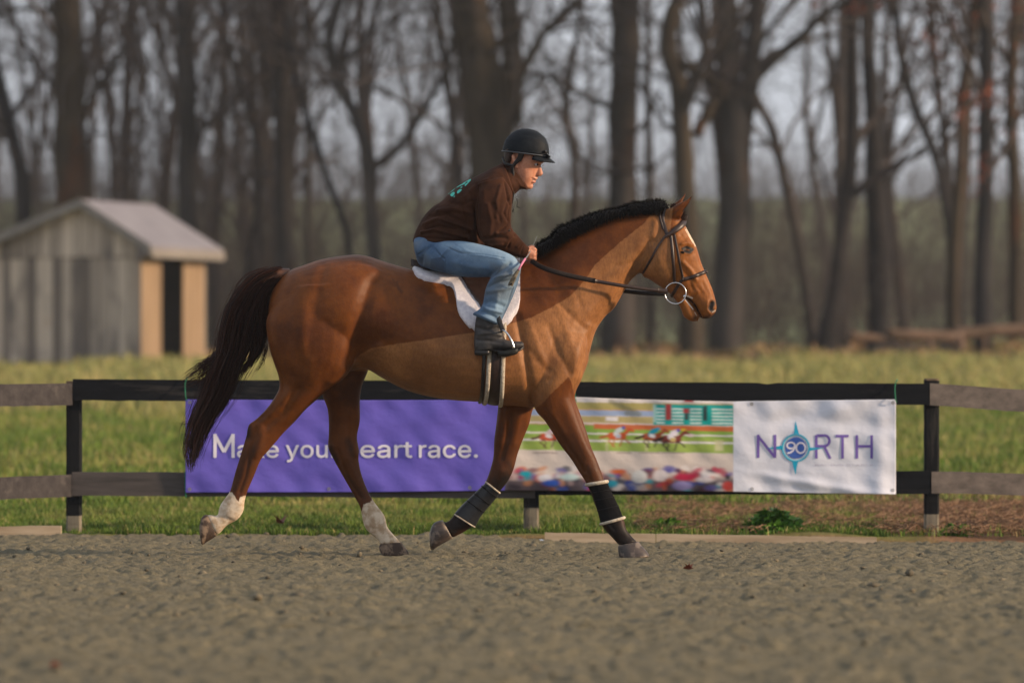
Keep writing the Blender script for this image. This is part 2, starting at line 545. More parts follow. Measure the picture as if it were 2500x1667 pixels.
c = n.mix(n.math('MULTIPLY', n.rng(n.noise(1.1, 3), .48, .66), n.at('far')), c, (0.27, .24, .075))
c = n.mix(n.rng(n.at('rnd'), .92, .95), c, (0.38, .29, .13))
n.set('Base Color', c); n.set('Roughness', .6); n.set('Specular IOR Level', .2)
M_blade = n.m
def d_near(x, y):
    s = np.clip((x - soilp[0]) / .6, 0, 1) * (y < 10.3)
    clump = (np.sin(x * 4.3 + 1.0) * np.sin(x * 1.7 + y * 1.9) > .35) | ((x < 2.35) & (x > 1.7) & (y < 6.5))
    return np.where(s > .3, np.where(x > soilp[2] + .1, .05, np.where(clump, .9, .22)), 1.0)
blades("lawn_grass", 150000, 4.46, 9.0, None, .062, .006, 21, M_blade, d_near, 1.2)
blades("field_grass", 110000, 9.0, 40.0, None, .10, .012, 22, M_blade, None, 1.3)
n = NB("dry_grass_blade")
c = n.mix(n.at('rnd'), (0.15, 0.19, 0.045), (0.33, 0.27, 0.10))
n.set('Base Color', c); n.set('Roughness', .8)
blades("dry_grass", 60000, 38.0, 100.0, None, .20, .03, 23, n.m, lambda x, y: .25 + .75 * (np.sin(x * 1.3 + y * .21) > -.2), 1.0)
# litter of brown stalks on the bare earth
r = np.random.default_rng(31); N = 30000
x = r.uniform(soilp[0], 5.6, N); y = r.uniform(4.5, 11, N)
kp = r.random(N) < np.where(x > soilp[2] - .2, 1, .45); x, y = x[kp], y[kp]; N = len(x)
z = gz(x, y) + r.uniform(.005, .05, N); a = r.uniform(0, 3.14, N); L = r.uniform(.02, .06, N)
Pm = np.stack([np.stack([x - np.cos(a) * L, y - np.sin(a) * L, z], -1), np.stack([x, y, z + r.uniform(0, .02, N)], -1), np.stack([x + np.cos(a) * L, y + np.sin(a) * L, z + r.uniform(-.02, .02, N)], -1)], 1)
V, Q, _ = tubes(Pm, np.full((N, 3), .0028), 3)
tag(link("dead_stalks", mesh_np("dead_stalks", V, Q), simple("stalk", (.16, .085, .048), (.32, .20, .12), 9, .9, .1)), kind='stuff')
# leafy weeds on the bare earth
def weed(px, yw, rad, h, n_, label, seed):
    r = np.random.default_rng(seed)
    x0 = P(px, 1300, yw)[0]; z0 = float(gz(np.array(x0), np.array(yw)))
    a = r.uniform(0, 6.28, n_); q = rad * np.sqrt(r.random(n_)); x = x0 + np.cos(a) * q * 1.5; y = yw + np.sin(a) * q
    zt = z0 + h * r.uniform(.15, 1, n_) * (1.1 - (q / rad) ** 2)
    u = r.normal(size=(n_, 3)) * .014; v = r.normal(size=(n_, 3)) * np.array([.03, .03, .018]); c = np.stack([x, y, zt], 1)
    V = np.stack([c - u, c + v, c + u, c - v * .9], 1).reshape(-1, 3); i = np.arange(n_)[:, None] * 4
    me = mesh_np("leaves", V, np.concatenate([i, i + 1, i + 2, i + 3], 1), smooth=False)
    root = empty("weed", (x0, yw, z0), label, "weed")
    link("leaves", me, M_weed, root)
    k = 30; st = np.linspace(0, 1, 4); j = r.integers(0, n_, k); b = np.stack([x0 + (x[j] - x0) * .4, yw + (y[j] - yw) * .4, np.full(k, z0 - .01)], 1)
    Pm = b[:, None] * (1 - st)[None, :, None] + c[j][:, None] * st[None, :, None]
    V, Q, _ = tubes(Pm, np.full((k, 4), .0022), 3); link("stems", mesh_np("stems", V, Q), M_weed, root)
M_weed = simple("weed_leaf", (.035, .115, .012), (.11, .235, .03), 18, .6, .2)
weed(1890, 4.75, .13, .15, 700, "bright green leafy weed on bare earth under the white banner end", 61)
weed(2330, 4.70, .06, .06, 120, "tiny green weed at the foot of the right fence post", 62)
weed(1640, 5.2, .08, .07, 200, "low dull green weed left of the big leafy one", 63)
# ================================================================ FENCE, BANNER, BOARDS
YF = 4.60
def wood(name, c1, c2, c3=None, wear=0.0, vertical=False, rough=.75):
    n = NB(name)
    st = (1, 1, .12) if vertical else (.10, 1, 1)
    f = n.rng(n.noise(16, 6, .65, st), .35, .68)
    c = n.mix(f, c1, c2)
    if c3:
        g = n.rng(n.noise(6, 6, .7, st if wear < 1 else (1, 1, 1), (2, 5, 1)), .60 - .1 * wear, .66)
        c = n.mix(n.math('MULTIPLY', g, min(1, .5 + wear)), c, c3)
    n.set('Base Color', c); n.set('Roughness', rough); n.set('Specular IOR Level', .10)
    n.bump(n.noise(50, 5, .7, st), .35, .004)
    return n.m
M_blk = wood("black_paint", (.006, .0075, .010), (.012, .0135, .017), (.05, .046, .043), .1)
M_gry = wood("grey_weathered_board", (.060, .054, .052), (.115, .100, .094), (.035, .033, .034), .3)
M_gry2 = wood("dark_weathered_board", (.035, .032, .034), (.062, .056, .056), (.09, .08, .075), .1)
M_pst = wood("black_post", (.007, .008, .010), (.014, .015, .016), (.05, .045, .04), .1, True)
M_pbs = wood("worn_post_foot", (.16, .14, .11), (.27, .23, .165), (.04, .04, .04), .4, True)
M_brd = wood("pale_board", (.36, .27, .18), (.56, .45, .32), (.20, .115, .075), .35)
M_cut = simple("cut_edge", (.22, .16, .10), (.10, .07, .05), 20)

def rail(name, p0, p1, h, th, mat, y0=YF, y1=YF, parent=None, seed=0, chips=0):
    """board from pixel (x, ytop) p0 to p1, height h px, slightly uneven edges"""
    m = 40; r = np.random.default_rng(seed)
    t = np.linspace(0, 1, m)
    wob = np.cumsum(r.normal(0, .25, m)); wob -= np.linspace(wob[0], wob[-1], m)
    ch = np.where(r.random(m) < chips, r.uniform(1, 4, m), 0)
    V = []
    for i in range(m):
        px = p0[0] + (p1[0] - p0[0]) * t[i]; py = p0[1] + (p1[1] - p0[1]) * t[i] + wob[i]
        y = y0 + (y1 - y0) * t[i]
        x, _, za = P(px, py + ch[i], y); zb = P(px, py + h + r.normal(0, .4), y)[2]
        V += [(x, y - th / 2, za), (x, y + th / 2, za), (x, y + th / 2, zb), (x, y - th / 2, zb)]
    idx = np.arange(m * 4).reshape(m, 4); nx = np.roll(idx, -1, 1)
    Q = np.stack([idx[:-1], idx[1:], nx[1:], nx[:-1]], -1).reshape(-1, 4).tolist() + [[0, 1, 2, 3], [m * 4 - 1, m * 4 - 2, m * 4 - 3, m * 4 - 4]]
    return link(name, mesh_np(name, V, Q, smooth=False), mat, parent)

def post(px, wpx, top, bot, yb, base_mat, label, foot=.16, tilt=0):
    """square post with rounded arrises, worn foot, end-grain top"""
    x0, y0, z1 = P(px, top, yb); w_ = wpx / F * (yb + 31) / 2
    root = empty("fence_post", (x0, yb, 0), label, "fence post", "posts of the arena fence")
    def prism(z0, z1, w_, seed):
        mb = MB(); m = 12; zz = np.linspace(z0, z1, m); r = np.random.default_rng(seed)
        pr = [(-1, -.75), (-.75, -1), (.75, -1), (1, -.75), (1, .75), (.75, 1), (-.75, 1), (-1, .75)]
        V = []
        for z in zz:
            j = r.normal(0, .0012, 2)
            V += [(x0 + tilt * z + a * w_ + j[0], yb + b * w_ + j[1], z) for a, b in pr]
        idx = np.arange(m * 8).reshape(m, 8); nx = np.roll(idx, -1, 1)
        Q = np.stack([idx[:-1], nx[:-1], nx[1:], idx[1:]], -1).reshape(-1, 4)
        V = np.array(V + [(x0 + tilt * z1, yb, z1 + .002)])
        T = [(len(V) - 1, idx[-1][i], idx[-1][(i + 1) % 8]) for i in range(8)]
        mb.add(V, Q, T); return mb
    prism(-.05, foot, w_ * .99, 1).build("post_foot", base_mat, root, False)
    prism(foot - .002, z1 - .012, w_, 2).build("post_shaft", M_pst, root, False)
    prism(z1 - .012, z1, w_ * .985, 3).build("post_top", M_cut, root, False)
    return root
YP = YF + .075
post(181, 37, 930, 1298, YP, M_pbs, "black square post at the left fence joint with a worn pale foot", .12)
post(1297, 38, 960, 1312, YP, M_pbs, "fence post between the horse's front legs with a peeling whitish foot", .17)
post(2274, 36, 924, 1315, YP, M_pbs, "black fence post right of the white banner end with a weathered round top", .13)

def fence_rail(label, *a, **k):
    o = rail("fence_rail", *a, **k)
    return tag(o, label, "fence rail", "boards of the arena fence")
fence_rail("black painted top board behind the horse's tail, left half of the long top rail", (178, 925), (1240, 931), 52, .026, M_blk, seed=1, chips=.10)
fence_rail("black painted top board running above the race picture and white banner end", (1241, 931), (2268, 936), 52, .026, M_blk, seed=2, chips=.06)
fence_rail("grey weathered bottom board under the purple banner", (176, 1152), (1306, 1158), 58, .026, M_gry, seed=3)
fence_rail("black bottom board under the race picture and white banner end", (1307, 1152), (2270, 1149), 56, .026, M_blk, seed=4)
fence_rail("dark grey top board left of the left post, at the picture's left edge", (-260, 939), (177, 935), 54, .026, M_gry2, YF - 1.4, YF + .002, seed=5)
fence_rail("dark grey bottom board left of the left post, sloping down to the left edge", (-260, 1174), (175, 1158), 54, .026, M_gry2, YF - 1.4, YF + .002, seed=6)
fence_rail("purplish grey top board right of the right post, sloping down to the right", (2270, 935), (2760, 968), 54, .026, M_gry, YF, YF + .7, seed=7)
fence_rail("purplish grey bottom board right of the right post", (2274, 1151), (2760, 1160), 53, .026, M_gry, YF, YF + .7, seed=8)

# kick boards lying along the sand edge
def kick(label, a, b, h, y0, y1, seed):
    o = rail("ground_board", a, b, h, .04, M_brd, y0, y1, seed=seed)
    return tag(o, label, "board", "pale boards edging the sand")
kick("pale board on the ground left of the left post", (-120, 1285), (150, 1283), 24, 4.36, 4.38, 11)
kick("pale ground board starting right of the middle post, reddish and worn", (1330, 1299), (1600, 1303), 24, 4.28, 4.28, 12)
kick("long pale ground board at the sand edge under the white banner end", (1602, 1303), (2140, 1311), 19, 4.28, 4.28, 13)

# --- banner
YB = YF - .045
TOP = [(453, 975), (800, 977), (1215, 976), (1404, 969), (1560, 975), (1792, 980), (1830, 979), (2187, 975)]
BOT = [(453, 1202), (900, 1201), (1240, 1197), (1792, 1200), (2000, 1204), (2187, 1206)]
txs, tys = zip(*TOP); bxs, bys = zip(*BOT)
nxb, nyb = 880, 116
PXb, TT = np.meshgrid(np.linspace(453, 2187, nxb), np.linspace(0, 1, nyb), indexing='ij')
PYb = np.interp(PXb, txs, tys) * (1 - TT) + np.interp(PXb, bxs, bys) * TT
def ruffle(px, py):
    """cloth depth: slack folds between the grommets, deeper at the right end"""
    o = .0035 * np.sin(px / 31 + py / 60) + .003 * np.sin(px / 13 - py / 22) * np.sin(py / 33)
    o = o + .006 * np.sin((px + 1.3 * py) / 52) * np.exp(-((py - 1000) / 40) ** 2)
    o = o + .006 * np.sin((px - 2.0 * py) / 60) * np.exp(-((py - 1180) / 40) ** 2)
    rr = np.clip((px - 1790) / 120, 0, 1)
    o = o + rr * (.012 * np.exp(-((py - (1150 + (px - 1800) * .17)) / 12) ** 2) - .010 * np.exp(-((py - (1020 + np.abs(px - 1960) * .1)) / 20) ** 2) + .010 * np.exp(-((px - 2150) / 22) ** 2))
    o = o + rr * .006 * np.sin((px + py) / 24) * np.exp(-((py - 1000) / 30) ** 2)
    return o
dep = ruffle(PXb, PYb)
yb_ = YB - dep
d_ = yb_ + 31
Vb = np.stack([(PXb - 1250) / F * d_, yb_, CAMH - (PYb - HZ) / F * d_], -1)
# printed picture as a colour attribute
H_, W_ = 260, 1760
img = np.zeros((H_, W_, 3)); X0, Y0 = 440, 960
gy, gx = np.mgrid[0:H_, 0:W_]; gx = gx + X0; gy = gy + Y0
img[:] = lin(112, 100, 206)
def put(mask, col, a=1.0):
    m = np.clip(mask, 0, 1)[..., None] * a
    img[:] = img * (1 - m) + np.array(lin(*col)) * m
def soft(d, s=2.0): return np.clip(.5 - d / s, 0, 1)
def rect(x0, y0, x1, y1, col, s=3.0, sl=0.0, a=1.0):
    yy = gy - sl * (gx - 1250)
    d = np.maximum(np.maximum(x0 - gx, gx - x1), np.maximum(y0 - yy, yy - y1))
    put(soft(d, s), col, a)
def ell(cx, cy, rx, ry, col, s=3.0, a=1.0, ang=0):
    ca, sa = math.cos(ang), math.sin(ang)
    u = (gx - cx) * ca + (gy - cy) * sa; v = -(gx - cx) * sa + (gy - cy) * ca
    d = (np.hypot(u / rx, v / ry) - 1) * min(rx, ry)
    put(soft(d, s), col, a)
def seg(pts, wd, col, s=2.5, a=1.0):
    put(soft(segdist(gx.astype(float), gy.astype(float), pts) - wd, s), col, a)
PHX = 1232 + (1200 - gy) * -.0
ph = (gx > 1232)
def phm(): pass
sv = img.copy()
rect(1232, 955, 1793, 1215, (226, 214, 206), 1)
rect(1232, 960, 1793, 982, (228, 222, 222), 2, .01)
rect(1232, 979, 1793, 1000, (176, 166, 104), 3, .012); rect(1232, 996, 1793, 1004, (210, 160, 110), 3, .012)
rect(1232, 998, 1600, 1012, (158, 178, 214), 3, .012)
rect(1232, 1013, 1793, 1030, (186, 172, 120), 3, .012)
rect(1232, 1027, 1793, 1033, (226, 212, 206), 3, .018); rect(1232, 1032, 1793, 1040, (190, 142, 98), 3, .018)
rect(1232, 1034, 1793, 1096, (140, 178, 76), 3, .018)
rect(1232, 1060, 1793, 1096, (166, 186, 94), 10, .018, .7)
rect(1450, 1030, 1793, 1042, (205, 112, 66), 3, .02)
seg([(1490, 980), (1560, 1010), (1530, 1008)], 6, (120, 122, 96), 6, .6)
rect(1478, 1017, 1508, 1027, (236, 234, 238), 3)
rect(1232, 1052, 1793, 1056, (232, 228, 222), 2.5, .018); rect(1232, 1069, 1793, 1074, (238, 234, 232), 2.5, .018)
for xx in (1270, 1345, 1478, 1575, 1745): rect(xx, 1074, xx + (20 if xx > 1700 else 5), 1100, (212, 208, 166), 4, 0, .8)
rect(1232, 1097, 1793, 1215, (222, 210, 202), 3, .018); rect(1600, 1110, 1793, 1150, (196, 182, 176), 25, .06, .45)
# tote board
rect(1595, 983, 1791, 1033, (10, 168, 164), 3, .01)
for k in range(5):
    for (u0, u1) in ((1603, 1622), (1640, 1668), (1684, 1712), (1738, 1788)):
        rect(u0, 992 + k * 8.4, u1, 996 + k * 8.4, (215, 236, 232), 2.5, .01)
rect(1624, 986, 1638, 1024, (176, 60, 62), 3); rect(1668, 996, 1682, 1008, (176, 60, 62), 3); rect(1671, 1008, 1681, 1024, (60, 70, 72), 3)
rect(1716, 990, 1726, 1026, (50, 62, 66), 3); rect(1670, 973, 1692, 981, (180, 60, 60), 4); rect(1595, 986, 1602, 1030, (225, 240, 238), 4, 0, .5)
# galloping horses
def gallop(x, y, s, body, dark, silk, hat, cloth=None, hidden=False):
    g = lambda a, b: (x + a * s, y + b * s)
    ell(*g(0, 0), 20 * s, 8.5 * s, body, 3); ell(*g(-15, -1), 10 * s, 9 * s, body, 3); ell(*g(14, 0), 8 * s, 9 * s, body, 3)
    seg([g(16, -4), g(27, -14), g(31, -17)], 4.2 * s, body); seg([g(30, -18), g(39, -13)], 2.8 * s, body)
    seg([g(-22, -3), g(-34, 2), g(-42, 3)], 3 * s, dark, 3)
    for q in ([g(-15, 4), g(-22, 12), g(-14, 19), g(-8, 26)], [g(-12, 6), g(-8, 14), g(-13, 24)], [g(14, 5), g(24, 11), g(30, 17)], [g(12, 6), g(10, 15), g(6, 24)]):
        seg(q, 1.9 * s, dark, 3, .9)
    seg([g(-4, -6), g(2, -14), g(9, -17)], 6 * s, silk, 3); seg([g(-3, -4), g(4, -2)], 4 * s, (235, 235, 238), 3)
    ell(*g(15, -21), 4.2 * s, 3.8 * s, hat, 2.5)
    if cloth: rect(x - 4 * s, y - 4 * s, x + 8 * s, y + 5 * s, cloth, 3)
gallop(1340, 1067, .98, (196, 84, 52), (96, 72, 52), (222, 200, 210), (210, 70, 60))
gallop(1507, 1064, .98, (206, 92, 44), (176, 96, 56), (210, 224, 226), (60, 96, 190), (190, 205, 225))
gallop(1592, 1066, .98, (158, 74, 40), (60, 40, 34), (20, 160, 190), (30, 160, 200))
gallop(1640, 1072, 1.05, (128, 58, 48), (52, 34, 36), (232, 226, 240), (96, 90, 200), (206, 186, 120))
ell(1686, 1062, 8, 4, (236, 216, 220), 3); ell(1668, 1048, 6, 3, (226, 200, 60), 3)
for (a, b) in ((1300, 1360), (1505, 1540), (1560, 1610), (1615, 1670)): rect(a, 1103, b, 1106, (120, 100, 100), 4, 0, .7)
# crowd along the bottom
rc = np.random.default_rng(9)
rect(1232, 1168, 1793, 1215, (70, 56, 74), 14, 0, .92)
pal = [(16, 160, 180), (226, 222, 224), (40, 80, 180), (170, 34, 70), (210, 96, 60), (236, 228, 226), (120, 60, 70), (60, 70, 90), (200, 170, 170), (200, 60, 90), (96, 92, 170), (214, 150, 110), (50, 44, 60)]
for k in range(150):
    x = rc.uniform(1236, 1792); y = rc.uniform(1146, 1200) if k % 3 else rc.uniform(1140, 1165)
    ell(x, y, rc.uniform(5, 16), rc.uniform(4, 9), pal[rc.integers(len(pal))], 5, .8, rc.uniform(-.4, .4))
for (x, y, a, b, c_) in ((1283, 1156, 14, 7, (20, 170, 190)), (1330, 1166, 18, 9, (228, 226, 232)), (1345, 1178, 22, 8, (30, 84, 190)), (1390, 1164, 22, 8, (200, 225, 226)), (1494, 1180, 14, 9, (24, 160, 190)),
                        (1508, 1150, 18, 5, (216, 110, 60)), (1560, 1163, 20, 16, (228, 228, 226)), (1612, 1160, 18, 14, (232, 222, 224)), (1672, 1164, 30, 9, (176, 22, 66)), (1664, 1185, 24, 11, (168, 158, 220)),
                        (1720, 1170, 22, 7, (226, 216, 218)), (1776, 1186, 14, 12, (206, 66, 56)), (1736, 1190, 16, 6, (110, 100, 180)), (1655, 1148, 8, 5, (80, 40, 80)), (1776, 1164, 6, 6, (30, 30, 44))):
    ell(x, y, a, b, c_, 4)
def box(a, k, ax):
    return sum(np.roll(a, s, ax) for s in range(-k, k + 1)) / (2 * k + 1)
photo = img.copy()
photo = box(box(photo, 3, 1), 1, 0)
low_ = box(box(photo, 4, 1), 2, 0) * np.clip(1 - (gy - 1160) / 60, .55, 1)[..., None]
fm = np.clip((gy - 1138) / 10, 0, 1)[..., None]; photo = photo * (1 - fm) + low_ * fm
keep = np.clip((gx - 1231) / 2.0, 0, 1)[..., None]
img = sv * (1 - keep) + photo * keep
rect(1790, 950, 2300, 1230, (226, 230, 244), 2)
img *= 0.88
ix = np.clip((PXb - X0).astype(int), 0, W_ - 1); iy = np.clip((PYb - Y0).astype(int), 0, H_ - 1)
colb = img[iy, ix]
root = empty("banner", (0, YB, 0), "long vinyl banner tied to the fence, purple with white words, race picture, white logo end", "banner")
idx = np.arange(nxb * nyb).reshape(nxb, nyb)
Q = np.stack([idx[:-1, :-1], idx[:-1, 1:], idx[1:, 1:], idx[1:, :-1]], -1).reshape(-1, 4)
me = mesh_np("banner_sheet", Vb.reshape(-1, 3), Q)
ca = me.color_attributes.new("print", 'FLOAT_COLOR', 'POINT')
ca.data.foreach_set("color", np.concatenate([colb.reshape(-1, 3), np.ones((nxb * nyb, 1))], 1).astype(np.float32).ravel())
n = NB("printed_vinyl")
n.set('Base Color', n.at('print', 'Color')); n.set('Roughness', .42); n.set('Specular IOR Level', .35)
n.bump(n.noise(7, 3, .5, (1, 1, 1.4)), .35, .02)
M_vin = n.m
sheet = link("banner_sheet", me, M_vin, root)
sol = sheet.modifiers.new("t", 'SOLIDIFY'); sol.thickness = .0015; sol.offset = -1

M_white = simple("white_print", (.72, .70, .80), rough=.45)
M_purp = simple("violet_print", lin(112, 92, 170), rough=.45)
M_teal = simple("teal_print", lin(20, 160, 196), rough=.45)
M_teal2 = simple("pale_teal_print", lin(150, 200, 216), rough=.45)
M_blue = simple("blue_print", lin(64, 98, 178), rough=.45)
M_greyp = simple("grey_print", lin(168, 166, 184), rough=.45)
def conform(me, lift):
    co = coords(me)
    px, py = co[:, 0].copy(), co[:, 1].copy()
    y = YB - ruffle(px, py) - lift
    d = y + 31
    setco(me, np.stack([(px - 1250) / F * d, y, CAMH - (py - HZ) / F * d], 1))
    for p in me.polygons: p.use_smooth = False
try:
    INTER = bpy.data.fonts.load(bpy.utils.resource_path('LOCAL') + "/datafiles/fonts/Inter.woff2")   # Blender's own interface font
except Exception:
    INTER = None
def text(body, px0, base, hpx, wpx, mat, lift=.003, name="lettering", bold=0.0, shear=0.0, fat=0.0):
    """text fitted to a pixel box; conforms to the cloth"""
    cu = bpy.data.curves.new("t", 'FONT'); cu.body = body; cu.size = 1.0; cu.offset = bold; cu.resolution_u = 4; cu.fill_mode = 'FRONT'; cu.shear = shear
    if INTER: cu.font = INTER
    o = bpy.data.objects.new("t", cu); S.collection.objects.link(o)
    dg = bpy.context.evaluated_depsgraph_get(); dg.update()
    me = bpy.data.meshes.new_from_object(o.evaluated_get(dg))
    bpy.data.objects.remove(o)
    co = coords(me); w0 = co[:, 0].max() - co[:, 0].min()
    x0 = co[:, 0].min()
    cu2 = .727
    px = px0 + (co[:, 0] - x0) / w0 * wpx; py = base - co[:, 1] / cu2 * hpx
    setco(me, np.stack([px, py, 0 * px], 1))
    if len(me.polygons) and me.polygons[0].normal.z > 0: me.flip_normals()
    if fat:                                             # heavier pen: the same outline laid down again a hair to each side
        import bmesh
        bm = bmesh.new()
        for q, (dx, dy) in enumerate(((0, 0), (fat, 0), (-fat, 0), (0, fat), (0, -fat))):
            m2 = me.copy(); c2 = coords(m2); c2[:, 0] += dx; c2[:, 1] += dy; setco(m2, c2); conform(m2, lift + .0004 * q); bm.from_mesh(m2); bpy.data.meshes.remove(m2)
        bm.to_mesh(me); bm.free()
        for p in me.polygons: p.use_smooth = False
    else:
        conform(me, lift)
    return link(name, me, mat, root)
def strokes(paths, wd, mat, lift, name="lettering"):
    """one letter as one flat mesh: mitred pen strokes at a fine step"""
    m = MB()
    for k, pts in enumerate(paths):
        A = np.array(pts, float)
        d = np.hypot(*np.diff(A, axis=0).T); s = np.r_[0, np.cumsum(d)]; q = np.linspace(0, s[-1], max(2, int(s[-1] / 5) + 1))
        q = np.unique(np.concatenate([q, s])); C = np.stack([np.interp(q, s, A[:, 0]), np.interp(q, s, A[:, 1])], 1)
        T = np.gradient(C, axis=0); T /= np.linalg.norm(T, axis=1, keepdims=True) + 1e-9; N = np.stack([-T[:, 1], T[:, 0]], 1) * wd / 2
        V = np.stack([C - N, C + N], 1).reshape(-1, 2); V = np.concatenate([V, np.full((len(V), 1), 0.0)], 1)
        i = np.arange(len(C) - 1)[:, None] * 2
        m.add(V, np.concatenate([i, i + 1, i + 3, i + 2], 1))
    me = m.mesh(name); conform(me, lift); return link(name, me, mat, root)
strokes([[(525, 1117), (525, 1059)], [(524, 1060), (547, 1103)], [(547, 1103), (570, 1060)], [(569, 1059), (569, 1117)]], 8.0, M_white, .004)
text("ake", 579, 1116, 56, 101, M_white, fat=.9)
text("your", 698, 1116, 56, 128, M_white, fat=.9)
text("heart", 840, 1116, 56, 166, M_white, fat=.9)
text("race.", 1023, 1116, 56, 143, M_white, fat=.9)
strokes([[(1851, 1117), (1851, 1061)], [(1849, 1062), (1892, 1116)], [(1892, 1117), (1892, 1061)]], 6.6, M_purp, .003)
arc_ = [(2013 + 12 * math.cos(t), 1075.5 + 13.0 * math.sin(t)) for t in np.linspace(-math.pi / 2, math.pi / 2, 12)]
strokes([[(1993, 1119), (1993, 1062)], [(1993, 1063)] + arc_ + [(1993, 1088.5)], [(2012, 1089), (2027, 1119)]], 6.4, M_purp, .003)
strokes([[(2040, 1064), (2072, 1064)], [(2057, 1064), (2057, 1119)]], 6.4, M_purp, .003)
strokes([[(2092, 1119), (2092, 1062)], [(2128, 1119), (2128, 1062)], [(2092, 1089), (2128, 1089)]], 6.4, M_purp, .003)
text("RACING STABLE", 1990, 1137, 6.5, 142, M_greyp, bold=-.01)
def disc(cx, cy, r0, r1, mat, lift, name, m=40):
    a = np.arange(m) / m * 2 * math.pi
    V = [(cx + math.cos(t) * r1, cy + math.sin(t) * r1, 0) for t in a] + [(cx + math.cos(t) * r0, cy + math.sin(t) * r0, 0) for t in a]
    me = mesh_np(name, V, [(i, (i + 1) % m, m + (i + 1) % m, m + i) for i in range(m)], [] if r0 > 0 else None)
    conform(me, lift); return link(name, me, mat, root)
def poly(pts, mat, lift, name):
    me = bpy.data.meshes.new(name); me.from_pydata([(a, b, 0) for a, b in pts], [], [tuple(range(len(pts)))]); me.update()
    conform(me, lift); return link(name, me, mat, root)
cx, cy = 1943, 1093
disc(cx, cy, 29, 35, M_teal2, .0035, "emblem_ring"); disc(cx, cy, 31.5, 34, M_teal, .005, "emblem_line"); disc(cx, cy, .01, 26, M_blue, .0035, "emblem_disc")
for (tip, b1, b2) in (((1942, 1026), (1938, 1060), (1951, 1060)), ((1942, 1159), (1934, 1127), (1948, 1127)), ((1872, 1094), (1909, 1087), (1909, 1097)), ((2012, 1093), (1976, 1092), (1976, 1100))):
    poly([tip, b1, b2], M_teal, .004, "emblem_point")
el_ = lambda cx_, cy_, a_, b_, t0, t1, n_=20: [(cx_ + a_ * math.cos(t), cy_ + b_ * math.sin(t)) for t in np.linspace(t0, t1, n_)]
strokes([el_(1931, 1087, 9.5, 7.5, 0, 2 * math.pi)], 4.2, M_white, .006, "emblem_number")
strokes([[(1940.5, 1086), (1940, 1093), (1936, 1100), (1929, 1104.5), (1922, 1106)]], 4.2, M_white, .007, "emblem_number")
strokes([el_(1955, 1093, 11, 12.5, 0, 2 * math.pi, 28)], 4.2, M_white, .006, "emblem_number")
# grommets and green ties
M_met = simple("dull_metal", (.35, .34, .33), rough=.4, metal=.8)
M_grn = simple("green_cord", (.01, .16, .08), rough=.6)
for px, py in ((463, 982), (463, 1194), (803, 1193), (1147, 1190), (1835, 986), (1836, 1193), (2180, 983), (2180, 1196), (1404, 978)):
    me = mesh_np("grommet", [(px + math.cos(t) * r_, py + math.sin(t) * r_, 0) for r_ in (4.2, 1.8) for t in np.arange(12) / 12 * 2 * math.pi], [(i, (i + 1) % 12, 12 + (i + 1) % 12, 12 + i) for i in range(12)])
    conform(me, .004); link("grommet", me, M_met, root)
for (px, top) in ((453, 927), (1404, 931), (2186, 932)):
    pts = np.array([P(px + 3, top + 50, YB - .01), P(px, top + 40, YB - .02), P(px - 1, top + 10, YF - .03), P(px + 4, top - 5, YF - .02), P(px + 5, top - 3, YF + .03)])
    V, Q, T = tubes(catmull(pts, 4), np.full(17, .0035), 6, True); link("tie_cord", mesh_np("tie_cord", V, Q, T), M_grn, root)
for (px, a, b) in ((453, 1150, 1215),):
    pts = np.array([P(px, a, YF - .035), P(px - 1, (a + b) / 2, YF - .03), P(px + 1, b, YF - .03)])
    V, Q, T = tubes(catmull(pts, 4), np.full(9, .0045), 6, True); link("tie_cord", mesh_np("tie_cord", V, Q, T), M_grn, root)
# ================================================================ WOODS
def bark(name, c1, c2, c3=None):
    n = NB(name)
    f = n.rng(n.noise(1.6, 5, .6, (1, 1, .35)), .4, .62)
    c = n.mix(f, c1, c2)
    if c3: c = n.mix(n.rng(n.noise(.9, 4, .6, (1, 1, .5), (4, 2, 0)), .56, .66), c, c3)
    n.set('Base Color', c); n.set('Roughness', .95); n.set('Specular IOR Level', .1)
    n.bump(n.noise(14, 4, .7, (1, 1, .2)), .7, .03)
    return n.m
M_bark = bark("grey_bark", (.036, .033, .032), (.060, .052, .049), (.045, .030, .024))
M_barkb = bark("brown_bark", (.034, .027, .021), (.056, .044, .032), (.065, .034, .021))
M_barkd = bark("dark_bark", (.022, .021, .023), (.036, .033, .034))
M_twig = simple("twigs", (.050, .043, .043), (.076, .062, .059), 1.2, .95, .1)
M_red = simple("rust_leaves", (.15, .035, .022), (.24, .075, .035), 6, .8, .1)

